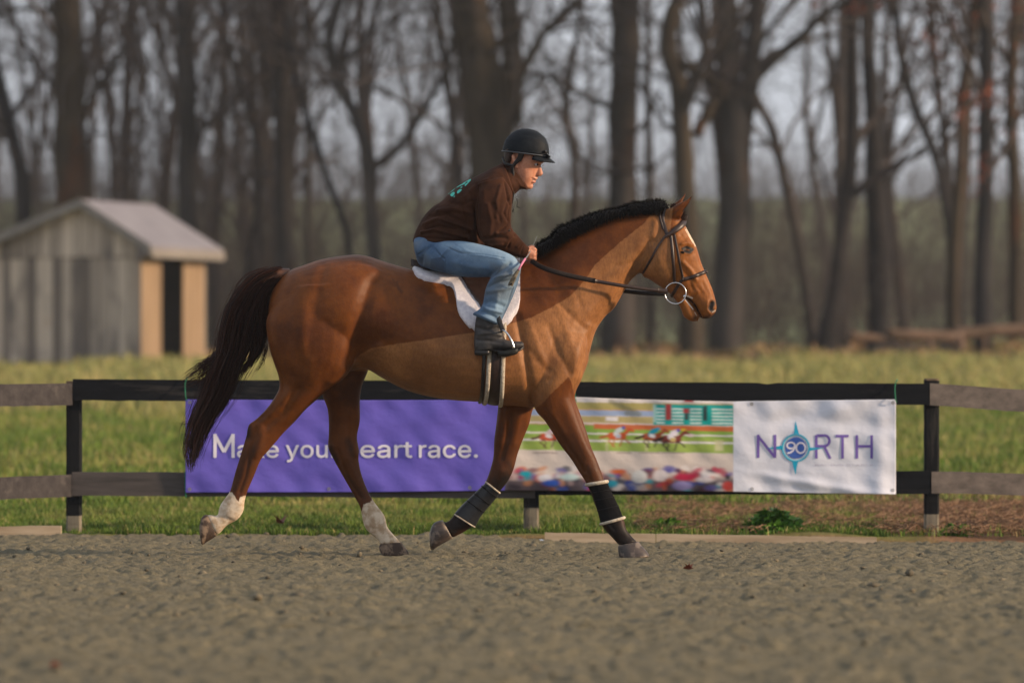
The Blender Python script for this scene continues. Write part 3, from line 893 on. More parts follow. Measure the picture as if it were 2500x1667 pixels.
def grow(Pm, R, nch, Lr, Rr, spread, up, N=6, trange=(.25, 1.0), seed=0, wob=.12, Lmul=None):
    r = np.random.default_rng(seed)
    M, K = R.shape
    par = np.repeat(np.arange(M), nch); m = len(par)
    t = r.uniform(trange[0], trange[1], m) * (K - 1)
    i0 = np.clip(t.astype(int), 0, K - 2); fr = (t - i0)[:, None]
    p0 = Pm[par, i0] * (1 - fr) + Pm[par, i0 + 1] * fr
    r0 = R[par, i0] * (1 - fr[:, 0]) + R[par, i0 + 1] * fr[:, 0]
    d = Pm[par, i0 + 1] - Pm[par, i0]; d /= np.linalg.norm(d, axis=1, keepdims=True) + 1e-9
    rv = r.normal(size=(m, 3)); rv -= (rv * d).sum(1, keepdims=True) * d; rv /= np.linalg.norm(rv, axis=1, keepdims=True) + 1e-9
    sp = (spread * r.uniform(.6, 1.3, m))[:, None]
    nd = d * np.cos(sp) + rv * np.sin(sp); nd[:, 2] += up; nd /= np.linalg.norm(nd, axis=1, keepdims=True)
    L = np.linalg.norm(np.diff(Pm, axis=1), axis=2).sum(1)[par] * Lr * r.uniform(.5, 1.3, m)
    if Lmul is not None: L = np.minimum(L, Lmul)
    st = np.linspace(0, 1, N)
    bend = r.normal(size=(m, 3)) * .35
    Pn = p0[:, None] + nd[:, None] * (L[:, None] * st)[..., None] + bend[:, None] * (L[:, None] * st ** 2)[..., None]
    Pn += np.cumsum(r.normal(size=(m, N, 3)), 1) * (wob * L / N)[:, None, None] * (st > 0)[None, :, None]
    Rn = (r0 * Rr * r.uniform(.6, 1.1, m))[:, None] * (1 - st * .72)[None]
    return Pn, Rn

def px_path(pts, D, N=26, seed=0, lift=0):
    """pts (px, py, width px) base -> top at distance D, smooth, a little crooked"""
    A = catmull([(a, b, c) for a, b, c in pts], 8)
    tt = np.linspace(0, len(A) - 1, N); A = np.stack([np.interp(tt, np.arange(len(A)), A[:, k]) for k in range(3)], 1)
    y = D - 31
    r = np.random.default_rng(seed)
    Pm = np.array([P(a, b, y) for a, b, c in A])
    Pm[:, 1] += np.cumsum(r.normal(0, .05, N)); Pm[:, 0] += .4 * np.sin(np.arange(N) * .9 + seed) * .04
    R = A[:, 2] / 2 / F * D * (1 + .05 * np.sin(np.arange(N) * 1.7 + seed))
    return Pm, R

def tree(paths, D, label, mat, group=None, crown=(14, 5, 5), seed=0, leaves=0, cat="tree", ylow=.35):
    """paths: list of pixel paths; the first is the trunk"""
    root = None
    tm = MB(); cm = MB()
    lim = []
    for k, pts in enumerate(paths):
        pts = list(pts)
        if k == 0:
            b = pts[0]; pts = [(b[0], b[1] + 30, b[2] * 1.25)] + pts
        if pts[-1][1] <= 5:                         # carries on above the picture
            a, b = pts[-2], pts[-1]
            dx, dy = b[0] - a[0], b[1] - a[1]
            f = 420 / max(abs(dy), 60)
            pts = pts + [(b[0] + dx * f * .5, b[1] + dy * f * .5, b[2] * .8), (b[0] + dx * f, b[1] - 420, b[2] * .45)]
        Pm, R = px_path(pts, D + (.0 if k == 0 else .15), seed=seed * 7 + k)
        V, Q, T = tubes(Pm, R, 14 if k == 0 else 10, True)
        if k == 0:
            nr = np.random.default_rng(seed)
            V[:26 * 14] += nr.normal(0, .012, (26 * 14, 3))
        tm.add(V, Q, T); lim.append((Pm, R))
    x0, y0, _ = lim[0][0][1]
    root = empty("bare_tree", (x0, y0, float(gz(np.array(x0), np.array(y0)))), label, cat, group)
    tm.build("trunk", mat, root)
    Pm = np.stack([a for a, _ in lim]); R = np.stack([b for _, b in lim])
    n1, n2, n3 = crown; n1 = int(n1 * .74); n2 = 3; n3 = 3
    Rc = np.minimum(R, .16)
    P1, R1 = grow(Pm, Rc, n1, .42, .50, .85, .25, 8, (ylow, 1), seed + 1, .10, 5.5)
    P2, R2 = grow(P1, R1, n2, .6, .55, .7, .05, 6, (.15, 1), seed + 2, .14)
    P3, R3 = grow(P2, R2, n3, .6, .6, .6, 0.0, 4, (.1, 1), seed + 3, .16)
    for A, B, s in ((P1, R1, 5), (P2, np.maximum(R2, .008), 3), (P3, np.maximum(R3, .006), 3)):
        V, Q, _ = tubes(A, B, s); cm.add(V, Q)
    cm.build("crown", M_twig, root)
    if leaves:
        lm = MB(); r = np.random.default_rng(seed + 9)
        e = P2[r.integers(len(P2), size=leaves * 3), r.integers(2, 6, size=leaves * 3)]
        e = e[(e[:, 2] < 10) & (e[:, 2] > 2)][:leaves]
        for c in e:
            for q in range(5):
                o = r.normal(0, .22, 3); u = r.normal(size=3) * .035; v = r.normal(size=3) * .035
                lm.add([c + o - u, c + o + v, c + o + u, c + o - v], [(0, 1, 2, 3)])
        if lm.n: lm.build("dead_leaves", M_red, root, False)
    return root

G = "trees at the edge of the woods"
T_ = tree
T_([[(180, 868, 96), (178, 560, 88), (176, 470, 86), (172, 300, 76), (170, 150, 70), (166, 0, 70)],
    [(200, 300, 16), (225, 240, 14), (255, 190, 12), (300, 120, 10)], [(140, 30, 14), (60, 22, 12), (0, 34, 10), (-60, 40, 8)]], 127,
   "thick brown trunk rising behind the wooden shed, left side", M_barkb, G, (22, 6, 6), 1)
T_([[(75, 868, 40), (58, 480, 38), (40, 370, 36), (10, 250, 32), (-30, 100, 26), (-40, 0, 20)]], 128,
   "dark trunk leaning left behind the shed at the left edge", M_barkd, G, (16, 6, 6), 2)
T_([[(470, 862, 58), (462, 600, 54), (460, 400, 50), (456, 200, 46), (452, 0, 44)]], 130,
   "straight grey trunk just right of the shed roof, above the horse's tail", M_bark, G, (26, 7, 6), 3)
T_([[(703, 862, 46), (696, 600, 42), (690, 400, 42), (686, 200, 40), (684, 0, 40)],
    [(690, 330, 12), (660, 240, 12), (640, 120, 10), (628, 0, 8)]], 131,
   "straight trunk above the horse's rump, left of the leaning pole", M_bark, G, (24, 7, 6), 4)
T_([[(872, 862, 18), (850, 590, 17), (802, 440, 17), (760, 320, 16), (722, 200, 14), (700, 60, 12), (690, 0, 10)]], 129,
   "slender dark tree leaning left above the horse's back", M_barkd, G, (14, 5, 5), 5)
T_([[(758, 862, 18), (754, 560, 16), (750, 350, 16), (748, 200, 14), (745, 0, 12)]], 132,
   "thin upright stem just right of the trunk above the rump", M_bark, G, (14, 5, 5), 6)
T_([[(922, 862, 34), (915, 640, 32), (905, 500, 30), (904, 408, 34), (872, 300, 28), (842, 225, 27), (812, 160, 25), (800, 90, 24), (830, 0, 20)],
    [(908, 412, 24), (955, 375, 22), (988, 345, 20), (1030, 270, 17), (1068, 215, 14), (1100, 120, 10), (1110, 0, 8)],
    [(812, 165, 16), (862, 130, 14), (900, 80, 12), (930, 0, 10)]], 126,
   "tree forking into a wide V left of the rider's back", M_bark, G, (18, 6, 6), 7)
T_([[(1205, 868, 108), (1202, 560, 100), (1190, 380, 98), (1178, 200, 104), (1160, 100, 100), (1148, 0, 84)],
    [(1215, 430, 46), (1245, 240, 50), (1250, 120, 52), (1238, 0, 50)],
    [(1262, 300, 26), (1272, 190, 22), (1310, 110, 20), (1360, 50, 18), (1415, 0, 16)]], 125,
   "broad double trunk directly behind the rider", M_barkb, G, (22, 6, 6), 8)
T_([[(1508, 868, 88), (1515, 640, 78), (1520, 450, 72), (1524, 250, 70), (1528, 100, 70), (1526, 0, 72)],
    [(1600, 404, 10), (1560, 412, 10), (1500, 425, 8), (1440, 415, 6)]], 127,
   "thick straight trunk behind the horse's neck", M_bark, G, (20, 6, 6), 9)
T_([[(1690, 868, 60), (1680, 600, 52), (1668, 430, 50), (1664, 300, 50), (1660, 220, 46), (1628, 120, 42), (1640, 40, 36), (1655, 0, 34)],
    [(1700, 330, 30), (1740, 250, 26), (1770, 190, 24)], [(1655, 150, 26), (1720, 190, 26), (1770, 230, 24)]], 124,
   "crooked olive brown trunk above the horse's ears", M_barkb, G, (14, 6, 6), 10)
T_([[(1775, 868, 92), (1785, 640, 84), (1795, 430, 78), (1792, 300, 82), (1775, 180, 54), (1770, 90, 52), (1765, 0, 52)],
    [(1812, 330, 50), (1828, 220, 46), (1840, 120, 44), (1850, 0, 40)],
    [(1838, 200, 30), (1900, 135, 28), (1965, 85, 24), (2005, 40, 20), (2060, 10, 16), (2110, -20, 10)]], 125,
   "forked tree with one limb reaching up right, right of the horse's head", M_bark, G, (20, 6, 6), 11)
T_([[(2010, 862, 56), (2040, 700, 44), (2062, 520, 40), (2075, 400, 34), (2080, 200, 32), (2078, 0, 30)]], 130,
   "left one of two slim parallel trunks above the white banner end", M_barkd, G, (18, 6, 6), 12)
T_([[(2140, 862, 62), (2146, 640, 58), (2136, 440, 52), (2128, 300, 38), (2122, 120, 36), (2120, 0, 34)]], 131,
   "right one of two slim parallel trunks above the white banner end", M_barkd, G, (20, 6, 6), 13)
T_([[(2335, 862, 26), (2318, 560, 24), (2290, 400, 22), (2235, 260, 22), (2200, 130, 20), (2184, 0, 20)]], 128,
   "dark pole-like tree leaning left above the right fence post", M_barkd, G, (16, 6, 6), 14)
T_([[(2352, 862, 26), (2330, 560, 22), (2312, 380, 22), (2296, 240, 20), (2280, 110, 20), (2266, 0, 18)]], 133,
   "second dark pole leaning left, close beside the reddish trunk", M_barkd, G, (14, 6, 6), 15)
T_([[(2325, 862, 36), (2330, 640, 32), (2345, 400, 30), (2352, 250, 28), (2370, 120, 24), (2385, 0, 20)]], 126,
   "reddish brown trunk with rust coloured leaves, left of the dark trunk at right", M_barkb, G, (16, 6, 6), 16, 40)
T_([[(2400, 868, 46), (2402, 600, 42), (2406, 400, 40), (2408, 200, 38), (2404, 0, 38)]], 124,
   "straight dark trunk near the right edge with sparse orange leaves beside it", M_barkd, G, (16, 6, 6), 17, 70)
T_([[(2480, 868, 34), (2478, 500, 32), (2470, 250, 30), (2476, 0, 28)]], 127,
   "last trunk at the right edge, hung with rust red leaves", M_barkb, G, (20, 6, 6), 18, 110)
T_([[(1590, 862, 22), (1592, 620, 20), (1586, 430, 18), (1580, 260, 16), (1585, 0, 14)]], 138,
   "thin grey stem between the neck trunk and the crooked trunk", M_bark, G, (14, 6, 6), 19)
T_([[(590, 862, 18), (610, 620, 16), (640, 420, 16), (600, 250, 15), (560, 120, 14), (540, 0, 12)]], 134,
   "thin crooked stem left of the trunk above the rump", M_barkd, G, (18, 7, 6), 20)
T_([[(1990, 862, 30), (1950, 600, 24), (1915, 440, 24), (1890, 330, 22), (1850, 250, 20), (1800, 120, 16), (1790, 0, 12)]], 133,
   "slanting stem right of the forked tree, crossing towards upper left", M_bark, G, (18, 6, 6), 21)
T_([[(1395, 862, 26), (1400, 600, 22), (1404, 400, 20), (1380, 250, 18), (1410, 100, 14), (1420, 0, 12)]], 136,
   "thin trunk in the gap between the rider and the horse's neck", M_bark, G, (16, 6, 6), 22)

# slimmer trees standing further back: six shapes, copied
def back_tree(seed):
    r = np.random.default_rng(seed)
    H = r.uniform(11, 14); N = 20; t = np.linspace(0, 1, N)
    lean = r.uniform(-.12, .12)
    Pm = np.stack([lean * H * t + .55 * np.sin(t * r.uniform(4, 9) + seed) * t, .2 * np.sin(t * 4 + seed), H * t - .3], 1)
    R = r.uniform(.10, .20) * (1 - .7 * t)
    if seed % 2:
        k = 8; P2 = Pm.copy(); P2[:, 0] += np.where(t > t[k], (t - t[k]) * H * r.choice([-.4, .4]), 0); P2[:k] = Pm[:k]
        Pm = np.stack([Pm, P2]); R = np.stack([R, R * .75])
    else:
        Pm = Pm[None]; R = R[None]
    tm = MB(); cm = MB()
    V, Q, T = tubes(Pm, R, 8, True); tm.add(V, Q, T)
    P1, R1 = grow(Pm, R, 11 // len(Pm), .36, .45, .8, .25, 7, (.22, 1), seed + 1, .12)
    P2, R2 = grow(P1, R1, 5, .55, .55, .7, .05, 5, (.15, 1), seed + 2, .14)
    P3, R3 = grow(P2, R2, 4, .6, .6, .6, 0, 4, (.1, 1), seed + 3, .16)
    for A, B, s in ((P1, R1, 4), (P2, np.maximum(R2, .008), 3), (P3, np.maximum(R3, .006), 3)):
        V, Q, _ = tubes(A, B, s); cm.add(V, Q)
    return tm.mesh("trunk"), cm.mesh("crown")
meshes = [back_tree(100 + i) for i in range(6)]
for a, b in meshes: a.materials.append(M_bark); b.materials.append(M_twig)
r = np.random.default_rng(77)
BT = []
for i in range(48):
    D = r.uniform(134, 215)
    if i < 14: px = r.uniform(220, 760); D = r.uniform(132, 165)
    else: px = r.uniform(-250, 2750)
    BT.append((px, D))
for i, (px, D) in enumerate(BT):
    x, y, _ = P(px, 800, D - 31); z = float(gz(np.array(x), np.array(y)))
    root = empty("slim_tree", (x, y, z), "slim leafless tree standing back in the misty woods", "tree", "slim bare trees deeper in the woods")
    a, b = meshes[i % 6]
    s = r.uniform(.8, 1.25); rz = r.uniform(0, 6.28)
    root.rotation_euler = (0, 0, rz); root.scale = (s, s, s)
    for nm, m in (("trunk", a), ("crown", b)):
        o = bpy.data.objects.new(nm, m); S.collection.objects.link(o); o.parent = root

# undergrowth: saplings and brush, too fine to count
def brush(name, N, pxr, Dr, hr, seed, mat, rad=.012):
    r = np.random.default_rng(seed)
    D = r.uniform(*Dr, N); px = r.uniform(*pxr, N); y = D - 31; x = (px - 1250) / F * D; z = gz(x, y)
    h = r.uniform(*hr, N); K = 6; st = np.linspace(0, 1, K)
    d = r.normal(size=(N, 3)) * .35; d[:, 2] = 1
    Pm = np.stack([x, y, z - .1], 1)[:, None] + d[:, None] * (h[:, None] * st)[..., None] + np.cumsum(r.normal(size=(N, K, 3)), 1) * .05 * h[:, None, None]
    R = np.repeat((rad * (1 - .7 * st))[None], N, 0) * r.uniform(.6, 1.6, (N, 1))
    P1, R1 = grow(Pm, R, 5, .5, .6, .6, .2, 5, (.2, 1), seed + 1)
    P2, R2 = grow(P1, R1, 4, .5, .7, .6, .1, 4, (.2, 1), seed + 2)
    mb = MB()
    for A, B in ((Pm, R), (P1, R1), (P2, np.maximum(R2, .003))):
        V, Q, _ = tubes(A, B, 3); mb.add(V, Q)
    return tag(mb.build(name, mat), kind='stuff')
brush("woodland_brush", 2900, (-200, 2700), (127, 200), (.6, 3.7), 41, M_twig, .012)
brush("thicket", 125, (200, 820), (130, 155), (5.0, 11), 42, M_twig, .018)
brush("far_treeline", 800, (-300, 2800), (330, 430), (1.2, 4.5), 44, M_twig, .04)
brush("canopy_twigs", 22, (-200, 2700), (136, 190), (5, 11), 43, M_twig, .018)
# leaf litter under the trees
r = np.random.default_rng(55); N = 5000
D = r.uniform(118, 134, N); x = (r.uniform(-150, 2650, N) - 1250) / F * D; y = D - 31; z = gz(x, y) + .03
s = .09; u = r.normal(size=(N, 3)) * s; v = r.normal(size=(N, 3)) * s; c = np.stack([x, y, z], 1)
V = np.stack([c - u, c + v, c + u, c - v], 1).reshape(-1, 3); i = np.arange(N)[:, None] * 4
tag(link("leaf_litter", mesh_np("leaf_litter", V, np.concatenate([i, i + 1, i + 2, i + 3], 1), smooth=False), simple("litter", (.16, .09, .05), (.26, .17, .09), 3, .9)), kind='stuff')

# fallen logs
def log(label, a, b, w0, w1, D, mat, seed, props=()):
    pts = np.array([P(a[0] + (b[0] - a[0]) * t, a[1] + (b[1] - a[1]) * t + 3 * math.sin(t * 5 + seed), D - 31 + .5 * t) for t in np.linspace(0, 1, 14)])
    R = np.linspace(w0, w1, 14) / 2 / F * D
    mb = MB(); V, Q, T = tubes(pts, R, 10, True); mb.add(V + np.random.default_rng(seed).normal(0, .008, V.shape), Q, T)
    root = empty("fallen_log", tuple(pts[0]), label, "log")
    mb.build("stem", mat, root)
    for (px, py0, py1, w_) in props:
        p = np.array([P(px, py0, D - 30.9), P(px + 2, (py0 + py1) / 2, D - 30.9), P(px, py1, D - 30.9)])
        V, Q, T = tubes(p, np.full(3, w_ / 2 / F * D), 8, True); link("branch_stub", mesh_np("branch_stub", V, Q, T), mat, root)
M_log = bark("log_bark", (.10, .068, .048), (.16, .105, .075))
log("long brown fallen log propped on stubs at the wood edge, right", (2165, 810), (2345, 830), 26, 34, 122, M_log, 1, ((2270, 830, 872, 16), (2345, 820, 872, 18)))
log("grey brown log lying low left of the propped log", (2075, 818), (2190, 838), 24, 20, 124, M_log, 2)
log("fallen branch rising to the right edge behind the propped log", (2330, 818), (2560, 800), 34, 28, 123, M_log, 3, ((2400, 810, 868, 14),))
log("dark rotten log on the ground under the propped log", (2120, 858), (2330, 852), 28, 30, 123.5, M_barkd, 4)

# ================================================================ SHED
th = math.radians(22); SD = 115.0
ox, oy, _ = P(345, 880, SD - 31); oz = float(gz(np.array(ox), np.array(oy))) - .05
U = np.array([math.cos(th), -math.sin(th), 0]); Wd = np.array([math.sin(th), math.cos(th), 0]); UP = np.array([0, 0, 1.0])
O = np.array([ox, oy, oz])
def s3(u, v, z): return O + U * u + Wd * v + UP * z      # u to the right along the front, v back along the side
base_z = P(345, 884, SD - 31)[2]; O[2] = base_z
px2z = SD / F
WL = -5.4; RU = -1.26; RZ = 3.24; DEP = 3.03       # left end, ridge position, ridge height, depth
def roofz(u): return RZ - (u - RU) * .60 if u > RU else RZ - (RU - u) * .372
shed = empty("wooden_shed", tuple(s3(-1, 0, 0)), "weathered wooden run-in shed with pale roof at the left edge", "shed")
n = NB("shed_boards")
c = n.mix(n.at('tone'), (.13, .105, .09), (.54, .45, .37))
c = n.mix(n.rng(n.noise(3, 5, .6, (1, 1, .3)), .5, .72), c, (.10, .085, .082))
c = n.mix(n.rng(n.noise(1.1, 3, .5, (1, 1, .6), (3, 0, 1)), .62, .72), c, (.33, .21, .13))
n.set('Base Color', c); n.set('Roughness', .9); n.bump(n.noise(20, 4, .6, (1, 1, .1)), .4, .01)
M_shed = n.m
M_new = simple("new_pine_board", (.215, .150, .095), (.28, .195, .125), 2, .8, .2, stretch=(1, 1, .2))
M_roof = simple("pale_roof_sheet", (.185, .175, .195), (.22, .21, .23), 2, .5, .3)
M_fas = simple("fascia", (.17, .155, .145), (.22, .20, .18), 3, .8)
M_dark = simple("shed_interior", (.035, .030, .032), (.05, .04, .04), 3, .9)
r = np.random.default_rng(3)
mb = MB(); tones = []
def board(u0, u1, z0, z1a, z1b, v, t, tone):
    mb.hexa([s3(u0, v, z0), s3(u0, v, z1a), s3(u0, v + t, z0), s3(u0, v + t, z1a), s3(u1, v, z0), s3(u1, v, z1b), s3(u1, v + t, z0), s3(u1, v + t, z1b)])
    tones.extend([tone] * 8)
split = 2.13
u = WL
while u < -.001:
    u1 = min(u + r.uniform(.17, .24), 0); g = .008
    board(u + g, u1 - g, 0, split - r.uniform(0, .03), split - r.uniform(0, .03), -r.uniform(0, .012), .03, r.random())
    u = u1
u = WL
while u < -.001:
    u1 = min(u + r.uniform(.13, .30), 0); g = .01
    board(u + g, u1 - g, split, roofz(u) - .06, roofz(u1) - .06, -.03 - r.uniform(0, .01), .03, r.random())
    u = u1
me = mb.mesh("front_wall", False); attr(me, 'tone', np.array(tones)); link("front_wall", me, M_shed, shed)
m2 = MB()
def sbox(m, u0, u1, v0, v1, z0, z1): m.hexa([s3(a, b, c) for a in (u0, u1) for b in (v0, v1) for c in (z0, z1)])
sbox(m2, WL, -.03, .035, .06, 0, 2.0); m2.build("wall_backing", M_dark, shed, False)
m2 = MB(); sbox(m2, WL, -.06, DEP - .03, DEP, 0, 2.4); m2.build("back_wall", M_dark, shed, False)
m2 = MB(); sbox(m2, WL, WL + .03, .061, DEP - .031, 0, 1.6); m2.build("end_wall", M_dark, shed, False)
m2 = MB(); sbox(m2, -2.6, -2.57, .061, DEP - .031, 0, 2.6); m2.build("partition", M_dark, shed, False)
for (v0, v1, nm) in ((0.0, .93, "side_panel"), (1.97, 3.0, "side_panel")):
    m2 = MB(); v = v0
    while v < v1 - .01:
        vv = min(v + .2, v1); sbox(m2, -.028, .004 + r.uniform(-.004, .004), v + .003, vv - .003, 0, 2.42); v = vv
    m2.build(nm, M_new, shed, False)
m2 = MB(); sbox(m2, -.05, 0.01, .93, 1.97, 2.25, 2.42); m2.build("lintel", M_dark, shed, False)
m2 = MB(); sbox(m2, -.03, .0, 3.001, DEP + .03, 0, 2.4); m2.build("corner_post", M_fas, shed, False)
OV = .34; FO = -.22
def roof(nm, ua, ub, mat):
    m2 = MB(); K = 22; us = np.linspace(ua, ub, 2); vs = np.linspace(FO, DEP + .2, K * 2 + 1)
    V = []; 
    for j, v in enumerate(vs):
        rib = .02 if j % 2 else 0
        for u in us: V.append(s3(u, v, roofz(u) + .05 + rib))
        for u in us[::-1]: V.append(s3(u, v, roofz(u) + .0))
    idx = np.arange(len(vs) * 4).reshape(-1, 4); nx = np.roll(idx, -1, 1)
    Q = np.stack([idx[:-1], nx[:-1], nx[1:], idx[1:]], -1).reshape(-1, 4).tolist() + [idx[0].tolist(), idx[-1][::-1].tolist()]
    m2.add(V, Q); return m2.build(nm, mat, shed, False)
roof("roof", RU + .02, OV, M_roof); roof("roof", WL - .3, RU - .02, M_roof)
m2 = MB()
for a, b in ((RU, OV), (WL - .3, RU)):
    m2.hexa([s3(u_, v_, roofz(u_) + z_) for u_ in (a, b) for v_ in (FO - .04, FO - .005) for z_ in (-.11, .075)])
m2.build("rake_board", M_fas, shed, False)
m2 = MB(); z_ = roofz(OV); sbox(m2, OV - .015, OV + .02, FO - .0, DEP + .2, z_ - .17, z_ - .005); m2.build("fascia_board", M_fas, shed, False)
m2 = MB(); m2.hexa([s3(0.003, v_, z) if k == 0 else s3(OV - .02, v_, z) for k in (0, 1) for v_ in (FO - .03, FO) for z in ((2.02, 2.40) if k == 0 else (z_ - .12, z_ - .02))]); m2.build("eave_bracket", M_shed, shed, False)
m2 = MB(); sbox(m2, .006, OV - .02, FO + .01, DEP + .18, z_ - .09, z_ - .05); m2.build("soffit", M_fas, shed, False)
# ================================================================ HORSE
hb = MB()
def L(secs, sub=4, n=28): hb.add(*loft(secs, n, sub))
# trunk: top (back line), bottom (belly line), half width
L([(656, 745, 656, 840, 0, .06), (664, 712, 664, 872, 0, .14), (682, 684, 682, 900, 0, .20), (706, 661, 706, 925, 0, .235, .1), (740, 648, 740, 930, 0, .265, .12),
   (790, 632, 790, 925, 0, .285, .1), (859, 622, 859, 905, 0, .285, .05), (896, 625, 896, 902, 0, .275), (930, 636, 930, 921, 0, .27, -.05), (969, 648, 969, 942, 0, .28, -.1),
   (1005, 658, 1005, 957, 0, .295, -.15), (1058, 672, 1058, 970, 0, .31, -.2), (1118, 680, 1118, 978, 0, .312, -.25), (1171, 676, 1171, 981, 0, .30, -.35),
   (1216, 662, 1216, 987, 0, .275, -.45), (1261, 642, 1261, 991, 0, .255, -.5), (1297, 634, 1297, 994, 0, .24, -.5), (1340, 650, 1340, 990, 0, .225, -.3),
   (1380, 690, 1380, 975, 0, .205, -.1), (1408, 745, 1408, 945, 0, .175), (1428, 800, 1428, 905, 0, .12), (1437, 840, 1437, 880, 0, .05)], 5, 40)
# neck
L([(1262, 650, 1420, 905, 0, .19, -.35), (1290, 634, 1437, 868, 0, .185, -.4), (1335, 607, 1453, 812, 0, .155, -.4), (1385, 574, 1476, 775, 0, .128, -.35), (1440, 546, 1500, 752, 0, .108, -.3),
   (1500, 522, 1524, 711, 0, .094, -.25), (1560, 509, 1541, 684, 0, .086, -.2), (1606, 506, 1560, 668, 0, .080, -.1), (1634, 512, 1585, 655, 0, .072)], 5)
# head
L([(1632, 508, 1590, 590, 0, .05), (1652, 517, 1574, 640, 0, .078), (1668, 541, 1568, 672, 0, .098, .0), (1681, 566, 1588, 684, 0, .105, .05), (1699, 600, 1606, 696, 0, .098, .12),
   (1712, 641, 1628, 711, 0, .072, .1), (1722, 665, 1641, 722, 0, .062), (1735, 695, 1655, 730, 0, .054), (1742, 712, 1672, 730, 0, .046)], 5)
L([(1733, 692, 1672, 718, 0, .050), (1743, 718, 1682, 734, 0, .052), (1749, 742, 1698, 750, 0, .055), (1748, 760, 1707, 768, 0, .048), (1738, 773, 1713, 777, 0, .035), (1730, 778, 1720, 779, 0, .018)], 5)
L([(1668, 716, 1640, 722, 0, .045), (1674, 728, 1653, 738, 0, .042), (1688, 744, 1663, 756, 0, .042), (1700, 764, 1668, 771, 0, .042), (1706, 776, 1678, 780, 0, .034), (1704, 784, 1690, 785, 0, .02)], 5)
# ears
def ear(pts, yc, sg):
    hb.add(*loft(pts, 16, 5))
ear([(1627, 532, 1663, 532, -.045, .018), (1632, 514, 1671, 514, -.050, .026), (1650, 500, 1683, 497, -.056, .020), (1674, 489, 1689, 486, -.058, .011), (1689, 477, 1692, 476, -.058, .004)], -.05, -1)
ear([(1622, 524, 1655, 520, .045, .018), (1634, 506, 1664, 504, .052, .024), (1652, 492, 1668, 489, .056, .018), (1666, 480, 1674, 477, .058, .009), (1673, 469, 1675, 468, .058, .004)], .05, 1)
# near hind
L([(705, 700, 880, 690, -.12, .14), (654, 768, 884, 790, -.135, .150), (652, 820, 880, 845, -.145, .150), (664, 872, 862, 893, -.145, .14), (680, 920, 838, 926, -.14, .12),
   (681, 948, 803, 950, -.135, .098), (668, 973, 765, 983, -.135, .082), (651, 997, 743, 1003, -.135, .068), (626, 1022, 722, 1027, -.135, .056), (607, 1037, 694, 1055, -.135, .047),
   (602, 1060, 672, 1081, -.135, .042), (593, 1091, 651, 1105, -.135, .040), (585, 1117, 637, 1122, -.135, .033), (573, 1155, 621, 1161, -.135, .029), (561, 1198, 605, 1198, -.135, .027),
   (547, 1218, 598, 1222, -.135, .032), (535, 1238, 595, 1246, -.135, .035), (532, 1256, 580, 1268, -.135, .033), (525, 1258, 556, 1281, -.135, .030), (513, 1256, 538, 1300, -.135, .033), (505, 1257, 528, 1306, -.135, .034)])
# far hind
L([(760, 850, 905, 850, .12, .14), (772, 900, 900, 900, .13, .125), (778, 935, 886, 935, .13, .10), (788, 968, 880, 962, .13, .083), (799, 997, 879, 990, .13, .068), (802, 1028, 879, 1028, .13, .054),
   (802, 1060, 872, 1066, .13, .046), (801, 1093, 877, 1098, .13, .043), (815, 1123, 876, 1122, .13, .040), (831, 1152, 882, 1154, .13, .033), (848, 1182, 894, 1187, .13, .028),
   (864, 1210, 907, 1214, .13, .027), (878, 1236, 922, 1236, .13, .031), (883, 1258, 939, 1259, .13, .035), (889, 1283, 946, 1285, .13, .033), (901, 1300, 957, 1300, .13, .029),
   (920, 1315, 969, 1313, .13, .031), (928, 1328, 979, 1325, .13, .034)])
# near fore
L([(1345, 730, 1395, 730, -.07, .05), (1312, 785, 1424, 785, -.10, .085), (1294, 850, 1434, 845, -.125, .108), (1292, 920, 1424, 915, -.135, .112), (1297, 968, 1408, 950, -.14, .10), (1309, 1004, 1404, 972, -.14, .084),
   (1328, 1025, 1414, 1002, -.14, .069), (1345, 1050, 1430, 1046, -.14, .058), (1369, 1088, 1444, 1091, -.14, .049), (1393, 1119, 1458, 1124, -.14, .043), (1412, 1149, 1471, 1158, -.14, .043),
   (1428, 1174, 1477, 1177, -.14, .039), (1442, 1204, 1485, 1197, -.14, .029), (1452, 1232, 1497, 1220, -.14, .026), (1463, 1260, 1510, 1247, -.14, .027), (1469, 1282, 1524, 1270, -.14, .034),
   (1481, 1298, 1529, 1290, -.14, .033), (1496, 1314, 1542, 1308, -.14, .028), (1511, 1331, 1557, 1323, -.14, .032)])
# far fore
L([(1220, 880, 1330, 880, .12, .11), (1218, 950, 1318, 950, .13, .098), (1215, 1000, 1300, 1003, .13, .075), (1211, 1035, 1292, 1036, .13, .060), (1206, 1074, 1278, 1070, .13, .051),
   (1204, 1115, 1264, 1108, .13, .045), (1196, 1147, 1254, 1146, .13, .045), (1186, 1174, 1239, 1176, .13, .040), (1174, 1190, 1216, 1205, .13, .029), (1152, 1208, 1194, 1232, .13, .026),
   (1130, 1230, 1176, 1257, .13, .027), (1112, 1250, 1158, 1281, .13, .034), (1103, 1263, 1137, 1296, .13, .031), (1090, 1274, 1120, 1305, .13, .029), (1079, 1270, 1105, 1313, .13, .033)])
hme = remesh(hb, .0068, 7, .5)
print("horse verts", len(hme.vertices))
